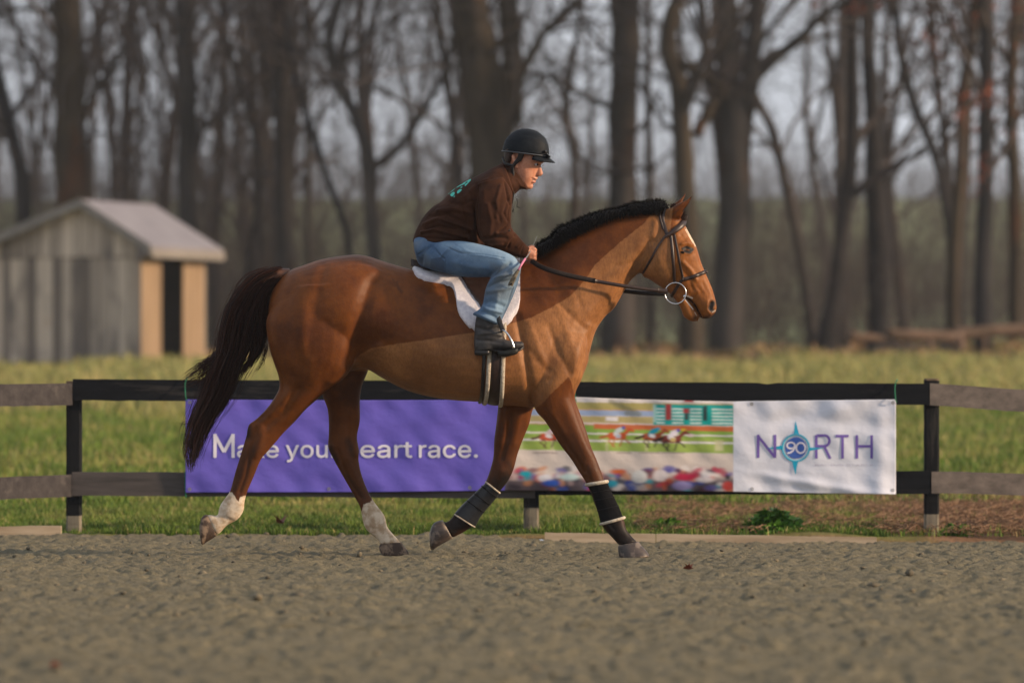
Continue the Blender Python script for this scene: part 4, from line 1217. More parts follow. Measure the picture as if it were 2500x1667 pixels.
# sculpt: muscles, hollows, bones (pixel strokes, radius px, metres)
near_ = [
    ([(1300, 600), (1352, 700), (1392, 780), (1440, 850)], 22, -.007), ([(1280, 640), (1345, 760), (1400, 860)], 26, .008),
    ([(1262, 770), (1278, 850), (1292, 930), (1300, 985)], 9, -.016), ([(1310, 790), (1325, 900), (1318, 985)], 28, .009),
    ([(1372, 820), (1352, 880), (1318, 960)], 14, -.004), ([(1432, 860), (1414, 905), (1400, 950)], 8, -.008), ([(1366, 742), (1400, 775), (1432, 803)], 7, -.004), ([(1340, 800), (1362, 860), (1392, 912)], 8, -.006), ([(1284, 845), (1310, 880), (1340, 905)], 8, -.004), ([(1292, 790), (1312, 850), (1330, 890)], 9, .005), ([(1375, 790), (1400, 850), (1404, 900)], 9, .004), ([(1340, 930), (1352, 915)], 6, -.003), ([(1400, 700), (1418, 745)], 7, -.003), ([(1402, 915), (1412, 850), (1440, 800)], 12, .008),
    ([(908, 690), (884, 760), (868, 830), (866, 880)], 17, -.022), ([(905, 668)], 24, .016), ([(936, 720), (930, 780)], 30, .010), ([(862, 880), (880, 862), (930, 845)], 10, .010),
    ([(840, 700), (835, 800), (820, 880)], 34, .010), ([(790, 650), (770, 740), (755, 860)], 14, -.006), ([(700, 720), (702, 800), (735, 890)], 14, -.007), ([(740, 760), (745, 850)], 30, .007),
    ([(835, 905), (812, 935)], 14, .010), ([(725, 950), (690, 1010), (650, 1040)], 9, -.009), ([(700, 960), (660, 1010)], 10, .006), ([(770, 950), (735, 1000)], 14, .006),
    ([(625, 1045), (612, 1100), (600, 1160), (585, 1200)], 4, -.006), ([(640, 1065), (625, 1110)], 8, .005), ([(615, 1035), (608, 1055)], 7, .006),
    ([(1590, 590), (1552, 650), (1508, 720), (1462, 790)], 9, -.011), ([(1560, 600), (1500, 680), (1440, 760)], 16, .006), ([(1600, 545), (1590, 600)], 8, .007), ([(1548, 640), (1500, 650), (1440, 700)], 7, -.003),
    ([(1330, 1000), (1362, 1050), (1400, 1110), (1425, 1150)], 6, -.009), ([(1380, 985), (1405, 1050), (1435, 1110)], 12, .006), ([(1345, 1010), (1375, 1060)], 10, .006), ([(1395, 960), (1420, 1040), (1440, 1090)], 5, -.005),
    ([(1448, 1148)], 12, .006), ([(1432, 1140), (1440, 1170)], 4, -.004), ([(1478, 1268), (1500, 1292)], 5, -.004),
    ([(1462, 1095), (1440, 1060)], 5, .003), ([(540, 1228)], 8, .005), ([(588, 1240)], 9, .004), ([(545, 1262), (575, 1275)], 5, -.005),
    ([(1040, 720), (1060, 800), (1070, 880)], 40, .006), ([(1100, 930), (1200, 950)], 20, .005), ([(1000, 925), (1100, 955), (1170, 962)], 6, -.003), ([(940, 905), (1010, 935)], 12, .005),
    # head
    ([(1640, 575), (1652, 630), (1645, 680), (1626, 705)], 7, -.007), ([(1600, 620), (1612, 670)], 22, .010), ([(1668, 640), (1688, 662), (1700, 684)], 4.5, .007), ([(1662, 655), (1684, 682), (1692, 705)], 5, -.005),
    ([(1664, 596), (1677, 593), (1690, 599)], 4, .011), ([(1664, 575), (1672, 582)], 6, -.007), ([(1676, 607)], 5, -.007), ([(1666, 617), (1680, 620), (1690, 614)], 3, .004), ([(1700, 625), (1716, 670)], 6, .003),
    ([(1738, 740), (1735, 752)], 5, -.014), ([(1727, 735), (1726, 756), (1734, 766)], 3.5, .006), ([(1747, 738), (1750, 752)], 3, .005),
    ([(1671, 724), (1684, 731), (1697, 746), (1708, 768), (1715, 779)], 2.2, -.012), ([(1678, 722), (1698, 736), (1712, 756)], 4, .005), ([(1672, 733), (1690, 752), (1700, 768)], 4, .004),
    ([(1655, 700), (1670, 712)], 5, -.004), ([(1700, 700), (1716, 718)], 5, -.004), ([(1690, 692), (1705, 712)], 4, .004), ([(1715, 690), (1728, 716)], 5, -.003),
    ([(1640, 522), (1664, 505), (1684, 486)], 3, -.004), ([(1658, 530), (1672, 508), (1688, 484)], 2.5, .003),
]
sculpt(hme, near_, -1)
far_ = [s for s in near_ if 1250 < s[0][0][0] and s[0][0][1] < 900] + [([(850, 1020), (852, 1090)], 6, -.006), ([(824, 1098), (835, 1130), (850, 1170), (880, 1215)], 5, -.006), ([(862, 1090), (868, 1110)], 7, .006),
        ([(810, 1090)], 7, .005), ([(850, 1120), (868, 1160), (890, 1200)], 4, .003), ([(1246, 1000), (1240, 1060), (1225, 1120)], 6, -.008), ([(1225, 1010), (1222, 1080)], 9, .005), ([(1270, 1010), (1255, 1080)], 8, .005),
        ([(1225, 1150)], 10, .006), ([(912, 1262)], 9, .004), ([(905, 1290), (935, 1296)], 4, -.004)]
sculpt(hme, far_, 1)
co = coords(hme); x, y = PX(co)
near = co[:, 1] < 0
clip = [(1650, 460), (1633, 500), (1604, 506), (1590, 522), (1571, 547), (1521, 586), (1484, 618), (1453, 646), (1428, 684), (1390, 725), (1343, 752), (1297, 775), (1250, 789), (1200, 801), (1154, 812), (1088, 822), (1028, 831),
        (960, 841), (909, 849), (880, 864), (865, 879), (862, 893), (850, 912), (890, 960), (1297, 1050), (1299, 1001), (1321, 987), (1352, 955), (1388, 920), (1396, 938), (1402, 962), (1500, 940), (1600, 720), (1640, 735), (1652, 715), (1646, 640), (1636, 576), (1640, 530)]
cl = sdf(x, y, clip)
legmask = (y > 905) & (x < 912) | ((x > 1195) & (x < 1310) & (y > 990) & ~near)
cl = np.where(legmask, np.minimum(cl, -6), cl)
attr(hme, 'clip', cl)
sock1 = sdf(x, y, [(553, 1196), (566, 1202), (575, 1216), (582, 1222), (588, 1212), (600, 1210), (620, 1212), (620, 1330), (470, 1330), (470, 1240), (530, 1225)])
sock2 = sdf(x, y, [(868, 1262), (872, 1245), (884, 1246), (890, 1230), (900, 1228), (910, 1218), (925, 1222), (960, 1230), (1010, 1370), (860, 1370)])
star = np.where(np.abs(co[:, 1]) < .045, sdf(x, y, [(1674, 553), (1688, 558), (1708, 598), (1692, 604), (1683, 584), (1674, 566)]), -20)
white = np.maximum(np.where(near, sock1, -20), np.where(~near, sock2, -20)); white = np.maximum(white, star)
attr(hme, 'white', white)
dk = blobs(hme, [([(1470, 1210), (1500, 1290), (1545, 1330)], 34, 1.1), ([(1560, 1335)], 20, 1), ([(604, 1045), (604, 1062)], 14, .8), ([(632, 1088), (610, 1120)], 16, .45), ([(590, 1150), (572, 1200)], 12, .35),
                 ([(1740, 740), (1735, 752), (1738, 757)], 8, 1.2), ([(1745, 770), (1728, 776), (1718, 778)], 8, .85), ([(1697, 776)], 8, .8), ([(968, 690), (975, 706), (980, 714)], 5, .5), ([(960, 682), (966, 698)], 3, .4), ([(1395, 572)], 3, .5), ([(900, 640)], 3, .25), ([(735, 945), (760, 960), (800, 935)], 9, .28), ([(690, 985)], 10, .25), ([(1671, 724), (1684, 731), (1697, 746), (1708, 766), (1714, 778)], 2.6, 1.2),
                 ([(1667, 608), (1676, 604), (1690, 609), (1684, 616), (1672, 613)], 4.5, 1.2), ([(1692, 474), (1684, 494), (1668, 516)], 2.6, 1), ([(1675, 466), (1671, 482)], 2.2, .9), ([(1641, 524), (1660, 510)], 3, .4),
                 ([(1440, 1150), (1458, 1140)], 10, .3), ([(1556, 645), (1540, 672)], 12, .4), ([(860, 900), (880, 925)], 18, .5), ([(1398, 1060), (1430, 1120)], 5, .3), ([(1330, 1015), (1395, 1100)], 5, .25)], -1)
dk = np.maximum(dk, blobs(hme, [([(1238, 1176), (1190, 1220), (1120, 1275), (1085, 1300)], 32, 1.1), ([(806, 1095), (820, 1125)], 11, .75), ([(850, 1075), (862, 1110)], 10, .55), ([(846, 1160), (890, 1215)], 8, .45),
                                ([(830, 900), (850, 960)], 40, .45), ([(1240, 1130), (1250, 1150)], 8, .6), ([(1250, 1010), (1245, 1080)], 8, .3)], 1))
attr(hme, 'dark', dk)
pale = blobs(hme, [([(1676, 722), (1690, 728)], 2.2, .9), ([(1673, 731), (1682, 742), (1692, 755)], 1.8, .8), ([(1696, 762), (1701, 771)], 1.6, .6), ([(1740, 762), (1746, 758)], 3, .5)], -1)
attr(hme, 'pale', pale)
attr(hme, 'fore', np.clip((y - 930) / 60, 0, 1) * (x > 1290))
attr(hme, 'points', np.clip((y - 1000) / 130, 0, 1) * .55)
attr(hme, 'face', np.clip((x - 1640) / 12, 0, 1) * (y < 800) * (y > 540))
n = NB("horse_coat")
hair = n.noise(110, 4, .65, (1, 1, .3))
wob = n.math('MULTIPLY', n.math('SUBTRACT', n.noise(60, 3), .5), 5.0)
cm = n.rng(n.math('ADD', n.at('clip'), wob), -1.2, 1.2)
big = n.rng(n.noise(4.5, 6, .68), .38, .64)
coat = n.mix(big, (.072, .0185, .0028), (.165, .049, .0075))
clipc = n.mix(big, (.200, .083, .029), (.330, .145, .052))
c = n.mix(cm, coat, clipc)
c = n.mix(n.at('face'), c, n.mix(big, (.21, .070, .014), (.31, .115, .028)))  # front of the head painted lighter, warm sunlight put into the coat colour
c = n.mix(n.math('MULTIPLY', n.at('fore'), .45), c, (.13, .042, .013))
c = n.mix(n.rng(hair, .42, .72, 0, .5), c, (.10, .035, .012))
c = n.mix(n.at('points'), c, (.055, .020, .008))
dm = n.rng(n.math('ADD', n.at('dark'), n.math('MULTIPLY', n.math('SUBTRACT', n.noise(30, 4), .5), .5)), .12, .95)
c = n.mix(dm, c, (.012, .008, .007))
wm = n.rng(n.math('ADD', n.at('white'), n.math('MULTIPLY', n.math('SUBTRACT', n.noise(45, 3, .6, (1, 1, .25)), .5), 14.0)), -1.2, 1.2)
c = n.mix(wm, c, n.mix(n.rng(n.noise(26, 4), .42, .62), (.62, .52, .40), (.40, .29, .19)))
c = n.mix(n.rng(n.at('pale'), .25, .7), c, (.62, .56, .50))
n.set('Base Color', c); n.set('Roughness', .50); n.set('Specular IOR Level', .16)
n.set('Sheen Weight', .0); n.b.inputs['Sheen Roughness'].default_value = .4
bb = n.bump(n.noise(13, 6, .66), .30, .014)
n.bump(hair, .18, .002, bb)
M_horse = n.m
horse = empty("horse", (0, 0, 0), "bay horse with clipped tan belly trotting right, white socks on its hind legs", "horse")
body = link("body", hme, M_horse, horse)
dg = bpy.context.evaluated_depsgraph_get()
HB = BVHTree.FromPolygons([tuple(v) for v in coords(hme)], [tuple(p.vertices) for p in hme.polygons])

# hooves
n = NB("hoof_horn")
c = n.mix(n.rng(n.noise(10, 4, .6, (1, 1, 3)), .4, .6), (.026, .018, .016), (.060, .043, .036))
c = n.mix(n.rng(n.noise(22, 4), .55, .62), c, (.13, .10, .08))
c = n.mix(n.math('MULTIPLY', n.at('rimline'), n.rng(n.noise(16, 4), .38, .55)), c, (.26, .20, .145))
n.set('Base Color', c); n.set('Roughness', .5); n.bump(n.noise(40, 3, .5, (.3, .3, 3)), .3, .003); M_hoof = n.m
M_hoofd = simple("muddy_hoof", (.045, .028, .020), (.20, .14, .095), 18, .7, .3, (40, .4, .004), lo=.50, hi=.60)
def hoof(secs, mat):
    V, Q, T = loft(secs, 24, 4); m = MB(); m.add(V, Q, T); me = m.mesh("hoof")
    f = (np.arange(len(V)) // 24) / max(1, len(V) // 24 - 1.0)
    attr(me, 'rimline', np.clip(np.maximum((f - .72) / .12, (.14 - f) / .1), 0, 1)); return link("hoof", me, mat, horse)
hoof([(1510, 1330, 1558, 1321, -.14, .034), (1509, 1338, 1566, 1331, -.14, .045), (1510, 1351, 1579, 1345, -.14, .054, 0, 2.4), (1513, 1361, 1585, 1356, -.14, .058, 0, 2.6), (1515, 1363, 1583, 1359, -.14, .056, 0, 2.6)], M_hoof)
hoof([(927, 1328, 980, 1323, .13, .034), (925, 1338, 987, 1333, .13, .046), (930, 1350, 996, 1345, .13, .055, 0, 2.4), (933, 1355, 998, 1352, .13, .057, 0, 2.6), (935, 1357, 996, 1355, .13, .055, 0, 2.6)], M_hoofd)
hoof([(506, 1256, 529, 1307, -.135, .035), (499, 1257, 519, 1314, -.135, .046), (492, 1264, 504, 1323, -.135, .053, 0, 2.3), (489, 1275, 495, 1329, -.135, .052, 0, 2.4), (487, 1282, 491, 1326, -.135, .046, 0, 2.4)], M_hoofd)
hoof([(1081, 1269, 1105, 1313, .13, .034), (1070, 1271, 1088, 1323, .13, .046), (1058, 1278, 1068, 1334, .13, .053, 0, 2.3), (1051, 1292, 1057, 1342, .13, .052, 0, 2.4), (1048, 1303, 1051, 1340, .13, .045, 0, 2.4)], M_hoof)
# eyes
M_eye = simple("dark_eye", (.003, .002, .002), rough=.5, spec=.08)
for sg in (-1, 1):
    hit = HB.ray_cast(Vector(P(1678, 607, -1.0)), Vector((0, 1, 0)))[0]
    e = MB(); e.add(*ball((hit.x, sg * (abs(hit.y) - .0105), hit.z), (.016, .012, .0100), 12, rotY(.35))); e.build("eye", M_eye, horse)

# ---------------- hair
def hairmat(name, c1, c2):
    n = NB(name)
    n.set('Base Color', n.mix(n.at('rnd'), c1, c2)); n.set('Roughness', .6); n.set('Specular IOR Level', .10); return n.m
def hair(name, Pm, R, mat, parent, rn):
    V, Q, _ = tubes(Pm, R, 3)
    me = mesh_np(name, V, Q); attr(me, 'rnd', np.repeat(rn, Pm.shape[1] * 3)); return link(name, me, mat, parent)
r = np.random.default_rng(12)
# tail: locks between left and right guide lines
def lock(N, left, right, yspread, K=22, t0=(0, .05), t1=(.8, 1), rad=.0032, jit=.010, y0=0.0):
    Lf = catmull([(a, b, 0) for a, b in left], 6)[:, :2]; Rt = catmull([(a, b, 0) for a, b in right], 6)[:, :2]
    def ev(A, t):
        s = t * (len(A) - 1); i = np.clip(s.astype(int), 0, len(A) - 2); f = (s - i)[..., None]
        return A[i] * (1 - f) + A[i + 1] * f
    u = r.beta(1.15, 1.15, N); a = r.uniform(*t0, N); b = r.uniform(*t1, N)
    t = a[:, None] + (b - a)[:, None] * np.linspace(0, 1, K)[None]
    uu = np.clip(u[:, None] + np.cumsum(r.normal(0, .02, (N, K)), 1), -.03, 1.03)
    C = ev(Lf, t) * (1 - uu[..., None]) + ev(Rt, t) * uu[..., None]
    yy = y0 + (r.normal(0, 1, (N, 1)) * yspread * (.35 + t)) + np.cumsum(r.normal(0, .002, (N, K)), 1)
    d = yy + 31
    Pm = np.stack([(C[..., 0] - 1250) / F * d, yy, CAMH - (C[..., 1] - HZ) / F * d], -1)
    Pm += np.cumsum(r.normal(0, 1, (N, K, 3)), 1) * jit * .12
    R = rad * r.uniform(.6, 1.3, (N, 1)) * (1 - .75 * np.linspace(0, 1, K)[None] ** 2)
    return Pm, R
tl = []
tl.append(lock(900, [(688, 651), (645, 660), (614, 679), (593, 697), (573, 722), (555, 753), (540, 804), (533, 855), (518, 898), (504, 932), (491, 970), (474, 1005), (459, 1050), (450, 1104), (460, 1152)],
               [(700, 678), (684, 686), (665, 697), (648, 716), (636, 750), (622, 790), (614, 830), (604, 856), (586, 896), (574, 932), (558, 970), (540, 1000), (520, 1030), (498, 1080), (472, 1152)], .045, t1=(.72, 1)))
tl.append(lock(260, [(680, 655), (640, 690), (618, 740), (612, 800), (614, 850), (606, 880), (590, 905), (586, 925)],
               [(700, 680), (676, 692), (655, 715), (651, 760), (652, 800), (647, 830), (632, 866), (612, 890)], .03, t1=(.75, 1)))
tl.append(lock(140, [(660, 648), (600, 672), (560, 725), (532, 800), (520, 860), (488, 930), (462, 1000), (438, 1060), (436, 1120)], [(690, 690), (660, 730), (650, 800), (640, 860), (600, 920), (575, 975), (530, 1040), (500, 1100), (485, 1150)], .05, t1=(.55, 1), rad=.0013, jit=.03))
tl.append(lock(150, [(560, 760), (540, 830), (525, 860), (490, 885), (462, 905), (440, 925)], [(600, 800), (560, 870), (545, 900), (515, 925), (480, 945), (445, 948)], .03, t1=(.6, 1), rad=.0020))
tl.append(lock(26, [(545, 820), (520, 868), (488, 880), (462, 884)], [(560, 850), (530, 880), (500, 900), (470, 915)], .02, t1=(.8, 1), rad=.0015))
tl.append(lock(10, [(500, 960), (480, 1010), (455, 1032), (420, 1038)], [(520, 980), (490, 1020), (462, 1040), (430, 1045)], .02, t1=(.8, 1), rad=.0015))
tl.append(lock(30, [(480, 1040), (458, 1080), (448, 1120)], [(500, 1060), (485, 1100), (470, 1140)], .02, t1=(.7, 1), rad=.0018))
tl.append(lock(16, [(640, 840), (640, 870), (625, 905), (600, 922)], [(655, 835), (652, 860), (645, 885), (632, 905)], .02, t1=(.7, 1), rad=.0015))
Pm = np.concatenate([a for a, _ in tl]); R = np.concatenate([b for _, b in tl])
M_tail = hairmat("tail_hair", (.012, .008, .008), (.050, .020, .013))
px_tail = ((Pm[:, 8, 0]) / (Pm[:, 8, 1] + 31) * F + 1250)
hair("tail", Pm, R, M_tail, horse, np.clip(r.random(len(Pm)) * .8 + (px_tail < 585) * .25, 0, 1))
# dock core
dk_ = MB(); dk_.add(*loft([(706, 655, 716, 690, 0, .045), (680, 656, 694, 684, 0, .045), (650, 668, 668, 692, 0, .042), (622, 692, 645, 712, 0, .036), (596, 735, 622, 745, 0, .03), (580, 790, 604, 794, 0, .015)], 16, 4))
n = NB("dock"); n.set('Base Color', n.mix(n.rng(n.noise(20, 4), .4, .6), (.05, .018, .010), (.16, .055, .02))); n.set('Roughness', .6)
link("tail_dock", dk_.mesh("tail_dock"), n.m, horse)
# mane: short, standing then flopping
top = [(1306, 624), (1314, 596), (1330, 586), (1344, 578), (1360, 557), (1381, 547), (1411, 533), (1447, 519), (1484, 510), (1519, 504), (1543, 494), (1578, 490), (1608, 487), (1624, 492)]
bot = [(1304, 634), (1326, 622), (1344, 612), (1366, 599), (1390, 586), (1414, 575), (1437, 564), (1460, 552), (1484, 541), (1531, 530), (1577, 523), (1600, 521), (1612, 521), (1626, 512)]
T0 = catmull([(a, b, 0) for a, b in top], 6)[:, :2]; B0 = catmull([(a, b, 0) for a, b in bot], 6)[:, :2]
N = 5600; s = r.random(N) * (len(T0) - 1); i = np.clip(s.astype(int), 0, len(T0) - 2); f = (s - i)[:, None]
tp = T0[i] * (1 - f) + T0[i + 1] * f; bp = B0[i] * (1 - f) + B0[i + 1] * f
K = 7; st = np.linspace(0, 1, K)
root_t = r.uniform(.12, .72, N)[:, None]                  # roots lie along the crest, part of the way down
rp = tp * (1 - root_t) + bp * root_t
ln = r.uniform(.45, 1.08, N) * np.clip(.45 + (len(T0) - 1 - s) / 14, .45, 1)
side = r.random(N) < .5                                   # lying over on the near side, or standing up
tipU = rp + (tp - rp) * ln[:, None] + np.stack([r.normal(-2, 4.5, N), r.normal(-1.5, 2.6, N)], 1)
tipD = rp + (bp - rp) * ln[:, None] * 1.12 + np.stack([r.normal(-5, 5, N), r.normal(0, 2.5, N)], 1)
tip = np.where(side[:, None], tipD, tipU)
mid = np.where(side[:, None], rp + (tp - rp) * .12 + np.stack([r.normal(0, 3, N), 0 * ln], 1), (rp + tip) / 2)
C = (rp[:, None] * ((1 - st) ** 2)[None, :, None] + mid[:, None] * (2 * st * (1 - st))[None, :, None] + tip[:, None] * (st ** 2)[None, :, None])
yr = r.normal(0, .014, (N, 1)); hw = np.interp(rp[:, 0], [1300, 1400, 1500, 1600], [.085, .062, .05, .045])[:, None]
yy = np.where(side[:, None], yr - (hw + .012) * np.sqrt(st)[None], yr + r.normal(0, .012, (N, 1)) * st[None])
Pm = np.stack([(C[..., 0] - 1250) / F * (yy + 31), yy, CAMH - (C[..., 1] - HZ) / F * (yy + 31)], -1)
R = .0030 * r.uniform(.6, 1.2, (N, 1)) * (1 - .8 * st[None] ** 2)
hair("mane", Pm, R, hairmat("mane_hair", (.003, .003, .0035), (.009, .008, .008)), horse, r.random(N))
# forelock tuft between the ears
r4 = np.random.default_rng(3); N = 120; st = np.linspace(0, 1, 6)
a = np.stack([r4.uniform(1636, 1650, N), r4.uniform(500, 512, N)], 1); b = np.stack([r4.uniform(1664, 1676, N), r4.uniform(522, 545, N)], 1)
C = a[:, None] * (1 - st)[None, :, None] + b[:, None] * st[None, :, None]; yy = r4.normal(0, .018, (N, 1)) + 0 * st[None]
Pm = np.stack([(C[..., 0] - 1250) / F * (yy + 31), yy, CAMH - (C[..., 1] - HZ) / F * (yy + 31) + .01], -1)
hair("forelock", Pm, .002 * (1 - .7 * st[None]) * np.ones((N, 1)), M_tail, horse, r4.random(N))
# ================================================================ TACK
M_leath = simple("brown_leather", (.018, .009, .008), (.034, .018, .014), 30, .42, .4, (90, .2, .002))
M_blkl = simple("black_leather", (.008, .007, .008), (.016, .014, .014), 30, .38, .4, (90, .2, .002))
n = NB("white_fleece")
n.set('Base Color', n.mix(n.rng(n.noise(60, 4), .4, .6), (.66, .63, .70), (.78, .75, .80))); n.set('Roughness', .95); n.set('Sheen Weight', .4)
n.bump(n.noise(170, 4, .7), .9, .008); M_pad = n.m
n = NB("cream_fleece")
n.set('Base Color', n.mix(n.rng(n.noise(70, 4), .4, .6), (.42, .36, .28), (.60, .53, .43))); n.set('Roughness', .95); n.bump(n.noise(150, 4, .7), .9, .008); M_cream = n.m
M_steel = simple("polished_steel", (.62, .62, .64), rough=.22, metal=1.0)

def wrap_xy(xpx, phi, zc=.95 + (HZ - 790) / 448.0):
    """surface of the trunk at station xpx, direction phi (0 up, + towards the camera side)"""
    x = (xpx - 1250) / 448.0
    mir = phi > math.pi or phi < 0                    # the far side mirrors the near side (legs excluded)
    ph = (2 * math.pi - phi) if phi > math.pi else abs(phi)
    d = Vector((0, -math.sin(ph), math.cos(ph)))
    o = Vector((x, 0, zc))
    h = HB.ray_cast(o, d)
    q = np.array(h[0]) if h[0] is not None else np.array(o + d * .3)
    dn = np.array(d)
    if mir: q[1] *= -1; dn[1] *= -1
    return q, dn

def phi_at(xpx, py):
    """angle where the near-side surface reaches photo row py"""
    best = None
    for k in range(60):
        ph = .02 + k * .05
        p, d = wrap_xy(xpx, ph)
        yy = HZ - (p[2] - CAMH) / (p[1] + 31) * F
        if yy >= py: return ph
    return 2.6

def wrap_sheet(name, edge, thick, mat, parent, nu=30, inner=None, lift=.0, puff=None):
    """edge: polyline (x px, y px) of the lower edge on the near side; mirrored over the back"""
    E = np.array(edge, float); seg = np.r_[0, np.cumsum(np.hypot(*np.diff(E, axis=0).T))]
    s = np.linspace(0, seg[-1], int(seg[-1] / 7))
    ex = np.interp(s, seg, E[:, 0]); ey = np.interp(s, seg, E[:, 1])
    outer, innr = [], []
    for i, (a, b) in enumerate(zip(ex, ey)):
        pe = phi_at(a, b)
        for j in range(-nu, nu + 1):
            f = j / nu; ph = pe * f
            p, d = wrap_xy(a, ph)
            e = min(1, (1 - abs(f)) * nu / 2.5) ; e2 = min(1, min(i, len(ex) - 1 - i) / 2.0)
            t = thick * math.sqrt(max(0, min(e, 1))) * (.35 + .65 * math.sqrt(e2)) if puff is None else puff(a, f, p) * math.sqrt(max(0, min(e, 1)))
            outer.append(p + d * (lift + t + .002)); innr.append(p + d * (lift - .004))
    m = len(ex); k = 2 * nu + 1
    idx = np.arange(m * k).reshape(m, k); o = m * k
    Q = np.stack([idx[:-1, :-1], idx[:-1, 1:], idx[1:, 1:], idx[1:, :-1]], -1).reshape(-1, 4)
    Q2 = Q[:, ::-1] + o
    bd = []
    loop = list(idx[0, :]) + list(idx[1:, -1]) + list(idx[-1, ::-1][1:]) + list(idx[::-1, 0][1:])
    for a, b in zip(loop[:-1], loop[1:]): bd.append((b, a, a + o, b + o))
    me = mesh_np(name, np.array(outer + innr), np.concatenate([Q, Q2, np.array(bd)]))
    return link(name, me, mat, parent)

pad_edge = [(1007, 655), (1012, 668), (1022, 677), (1035, 683), (1078, 692), (1100, 697), (1109, 708), (1114, 728), (1117, 750), (1124, 772), (1137, 789), (1156, 802), (1192, 809), (1226, 801), (1250, 779), (1265, 755), (1270, 730), (1268, 712), (1262, 700)]
pad = wrap_sheet("saddle_pad", pad_edge, .022, M_pad, None)
tag(pad, "fluffy white saddle pad under the saddle and the rider's leg", "saddle pad")
saddle = empty("saddle", P(1130, 680, 0), "dark brown leather exercise saddle under the seated rider", "saddle")
flap_edge = [(1020, 662), (1040, 670), (1078, 675), (1112, 679), (1126, 685), (1137, 701), (1150, 722), (1167, 742), (1182, 760), (1215, 768), (1240, 752), (1252, 722), (1256, 700)]
wrap_sheet("flap", flap_edge, .006, M_leath, saddle, lift=.026)
def seatp(a, f, p):
    u = max(0, 1 - abs(f) * 1.4)
    cant = math.exp(-((a - 1012) / 30) ** 2); pom = math.exp(-((a - 1235) / 26) ** 2)
    return .010 + u * (.012 + .014 * cant + .022 * pom)
wrap_sheet("seat", [(1003, 656), (1020, 662), (1060, 671), (1110, 676), (1160, 676), (1200, 668), (1240, 650), (1252, 640)], .02, M_leath, saddle, 14, lift=.022, puff=seatp)
# girth
def girth(name, xs, wd, th, mat, lift, parent):
    """strip round the barrel from the near flap under the belly to the far flap"""
    phis = np.concatenate([np.linspace(1.45, math.pi, 44), np.linspace(math.pi, 2 * math.pi - 1.45, 44)[1:]])
    V = []
    for ph in phis:
        # station drifts backwards as the strip goes down
        a0 = min(ph, 2 * math.pi - ph); f = (a0 - 1.45) / (math.pi - 1.45)
        xc = xs[0] + (xs[1] - xs[0]) * (f ** 1.4)
        ring = []
        for (u, t) in ((-1, 0), (-.85, .75), (-.35, 1), (.35, 1), (.85, .75), (1, 0)):
            p, d = wrap_xy(xc + u * wd / 2, ph); ring.append(p + d * (lift + th * t))
        V.append(ring)
    V = np.array(V); m, k = V.shape[:2]; idx = np.arange(m * k).reshape(m, k); nx = np.roll(idx, -1, 1)
    Q = np.stack([idx[:-1], nx[:-1], nx[1:], idx[1:]], -1).reshape(-1, 4)
    link(name, mesh_np(name, V.reshape(-1, 3), Q), mat, parent)
girth("girth_fleece", (1200, 1182), 11, .016, M_cream, .001, saddle)
girth("girth_fleece", (1232, 1221), 11, .016, M_cream, .001, saddle)
girth("girth_strap", (1216, 1203), 27, .008, M_leath, .002, saddle)
girth("girth_edge", (1187, 1171), 9, .010, M_blkl, .001, saddle)

# stirrup (near) hanging from the flap
stir = empty("stirrup", P(1232, 808, -.40), "steel stirrup with black tread under the rider's boot", "stirrup")
cy_ = -.40
arc = np.array([P(1228, 806, cy_), P(1236, 811, cy_ - .012), P(1246, 826, cy_ - .018), P(1252, 842, cy_ - .018), P(1254, 849, cy_ - .016)])
V, Q, T = tubes(catmull(arc, 5), np.linspace(.0045, .0085, 21), 8, True); link("outer_branch", mesh_np("outer_branch", V, Q, T), M_steel, stir)
arc2 = np.array([P(1228, 806, cy_), P(1226, 812, cy_ + .05), P(1230, 826, cy_ + .10), P(1236, 842, cy_ + .115), P(1238, 852, cy_ + .115)])
V, Q, T = tubes(catmull(arc2, 5), np.linspace(.0045, .0075, 21), 8, True); link("inner_branch", mesh_np("inner_branch", V, Q, T), M_steel, stir)
m = MB(); m.add(*loft([(1214, 856, 1216, 869, -.345, .05, 0, 4), (1232, 855, 1234, 871, -.345, .062, 0, 4), (1256, 850, 1257, 866, -.345, .062, 0, 4), (1264, 848, 1265, 861, -.345, .05, 0, 4)], 24, 3)); m.build("tread", simple("black_rubber", (.010, .011, .009), rough=.6), stir)
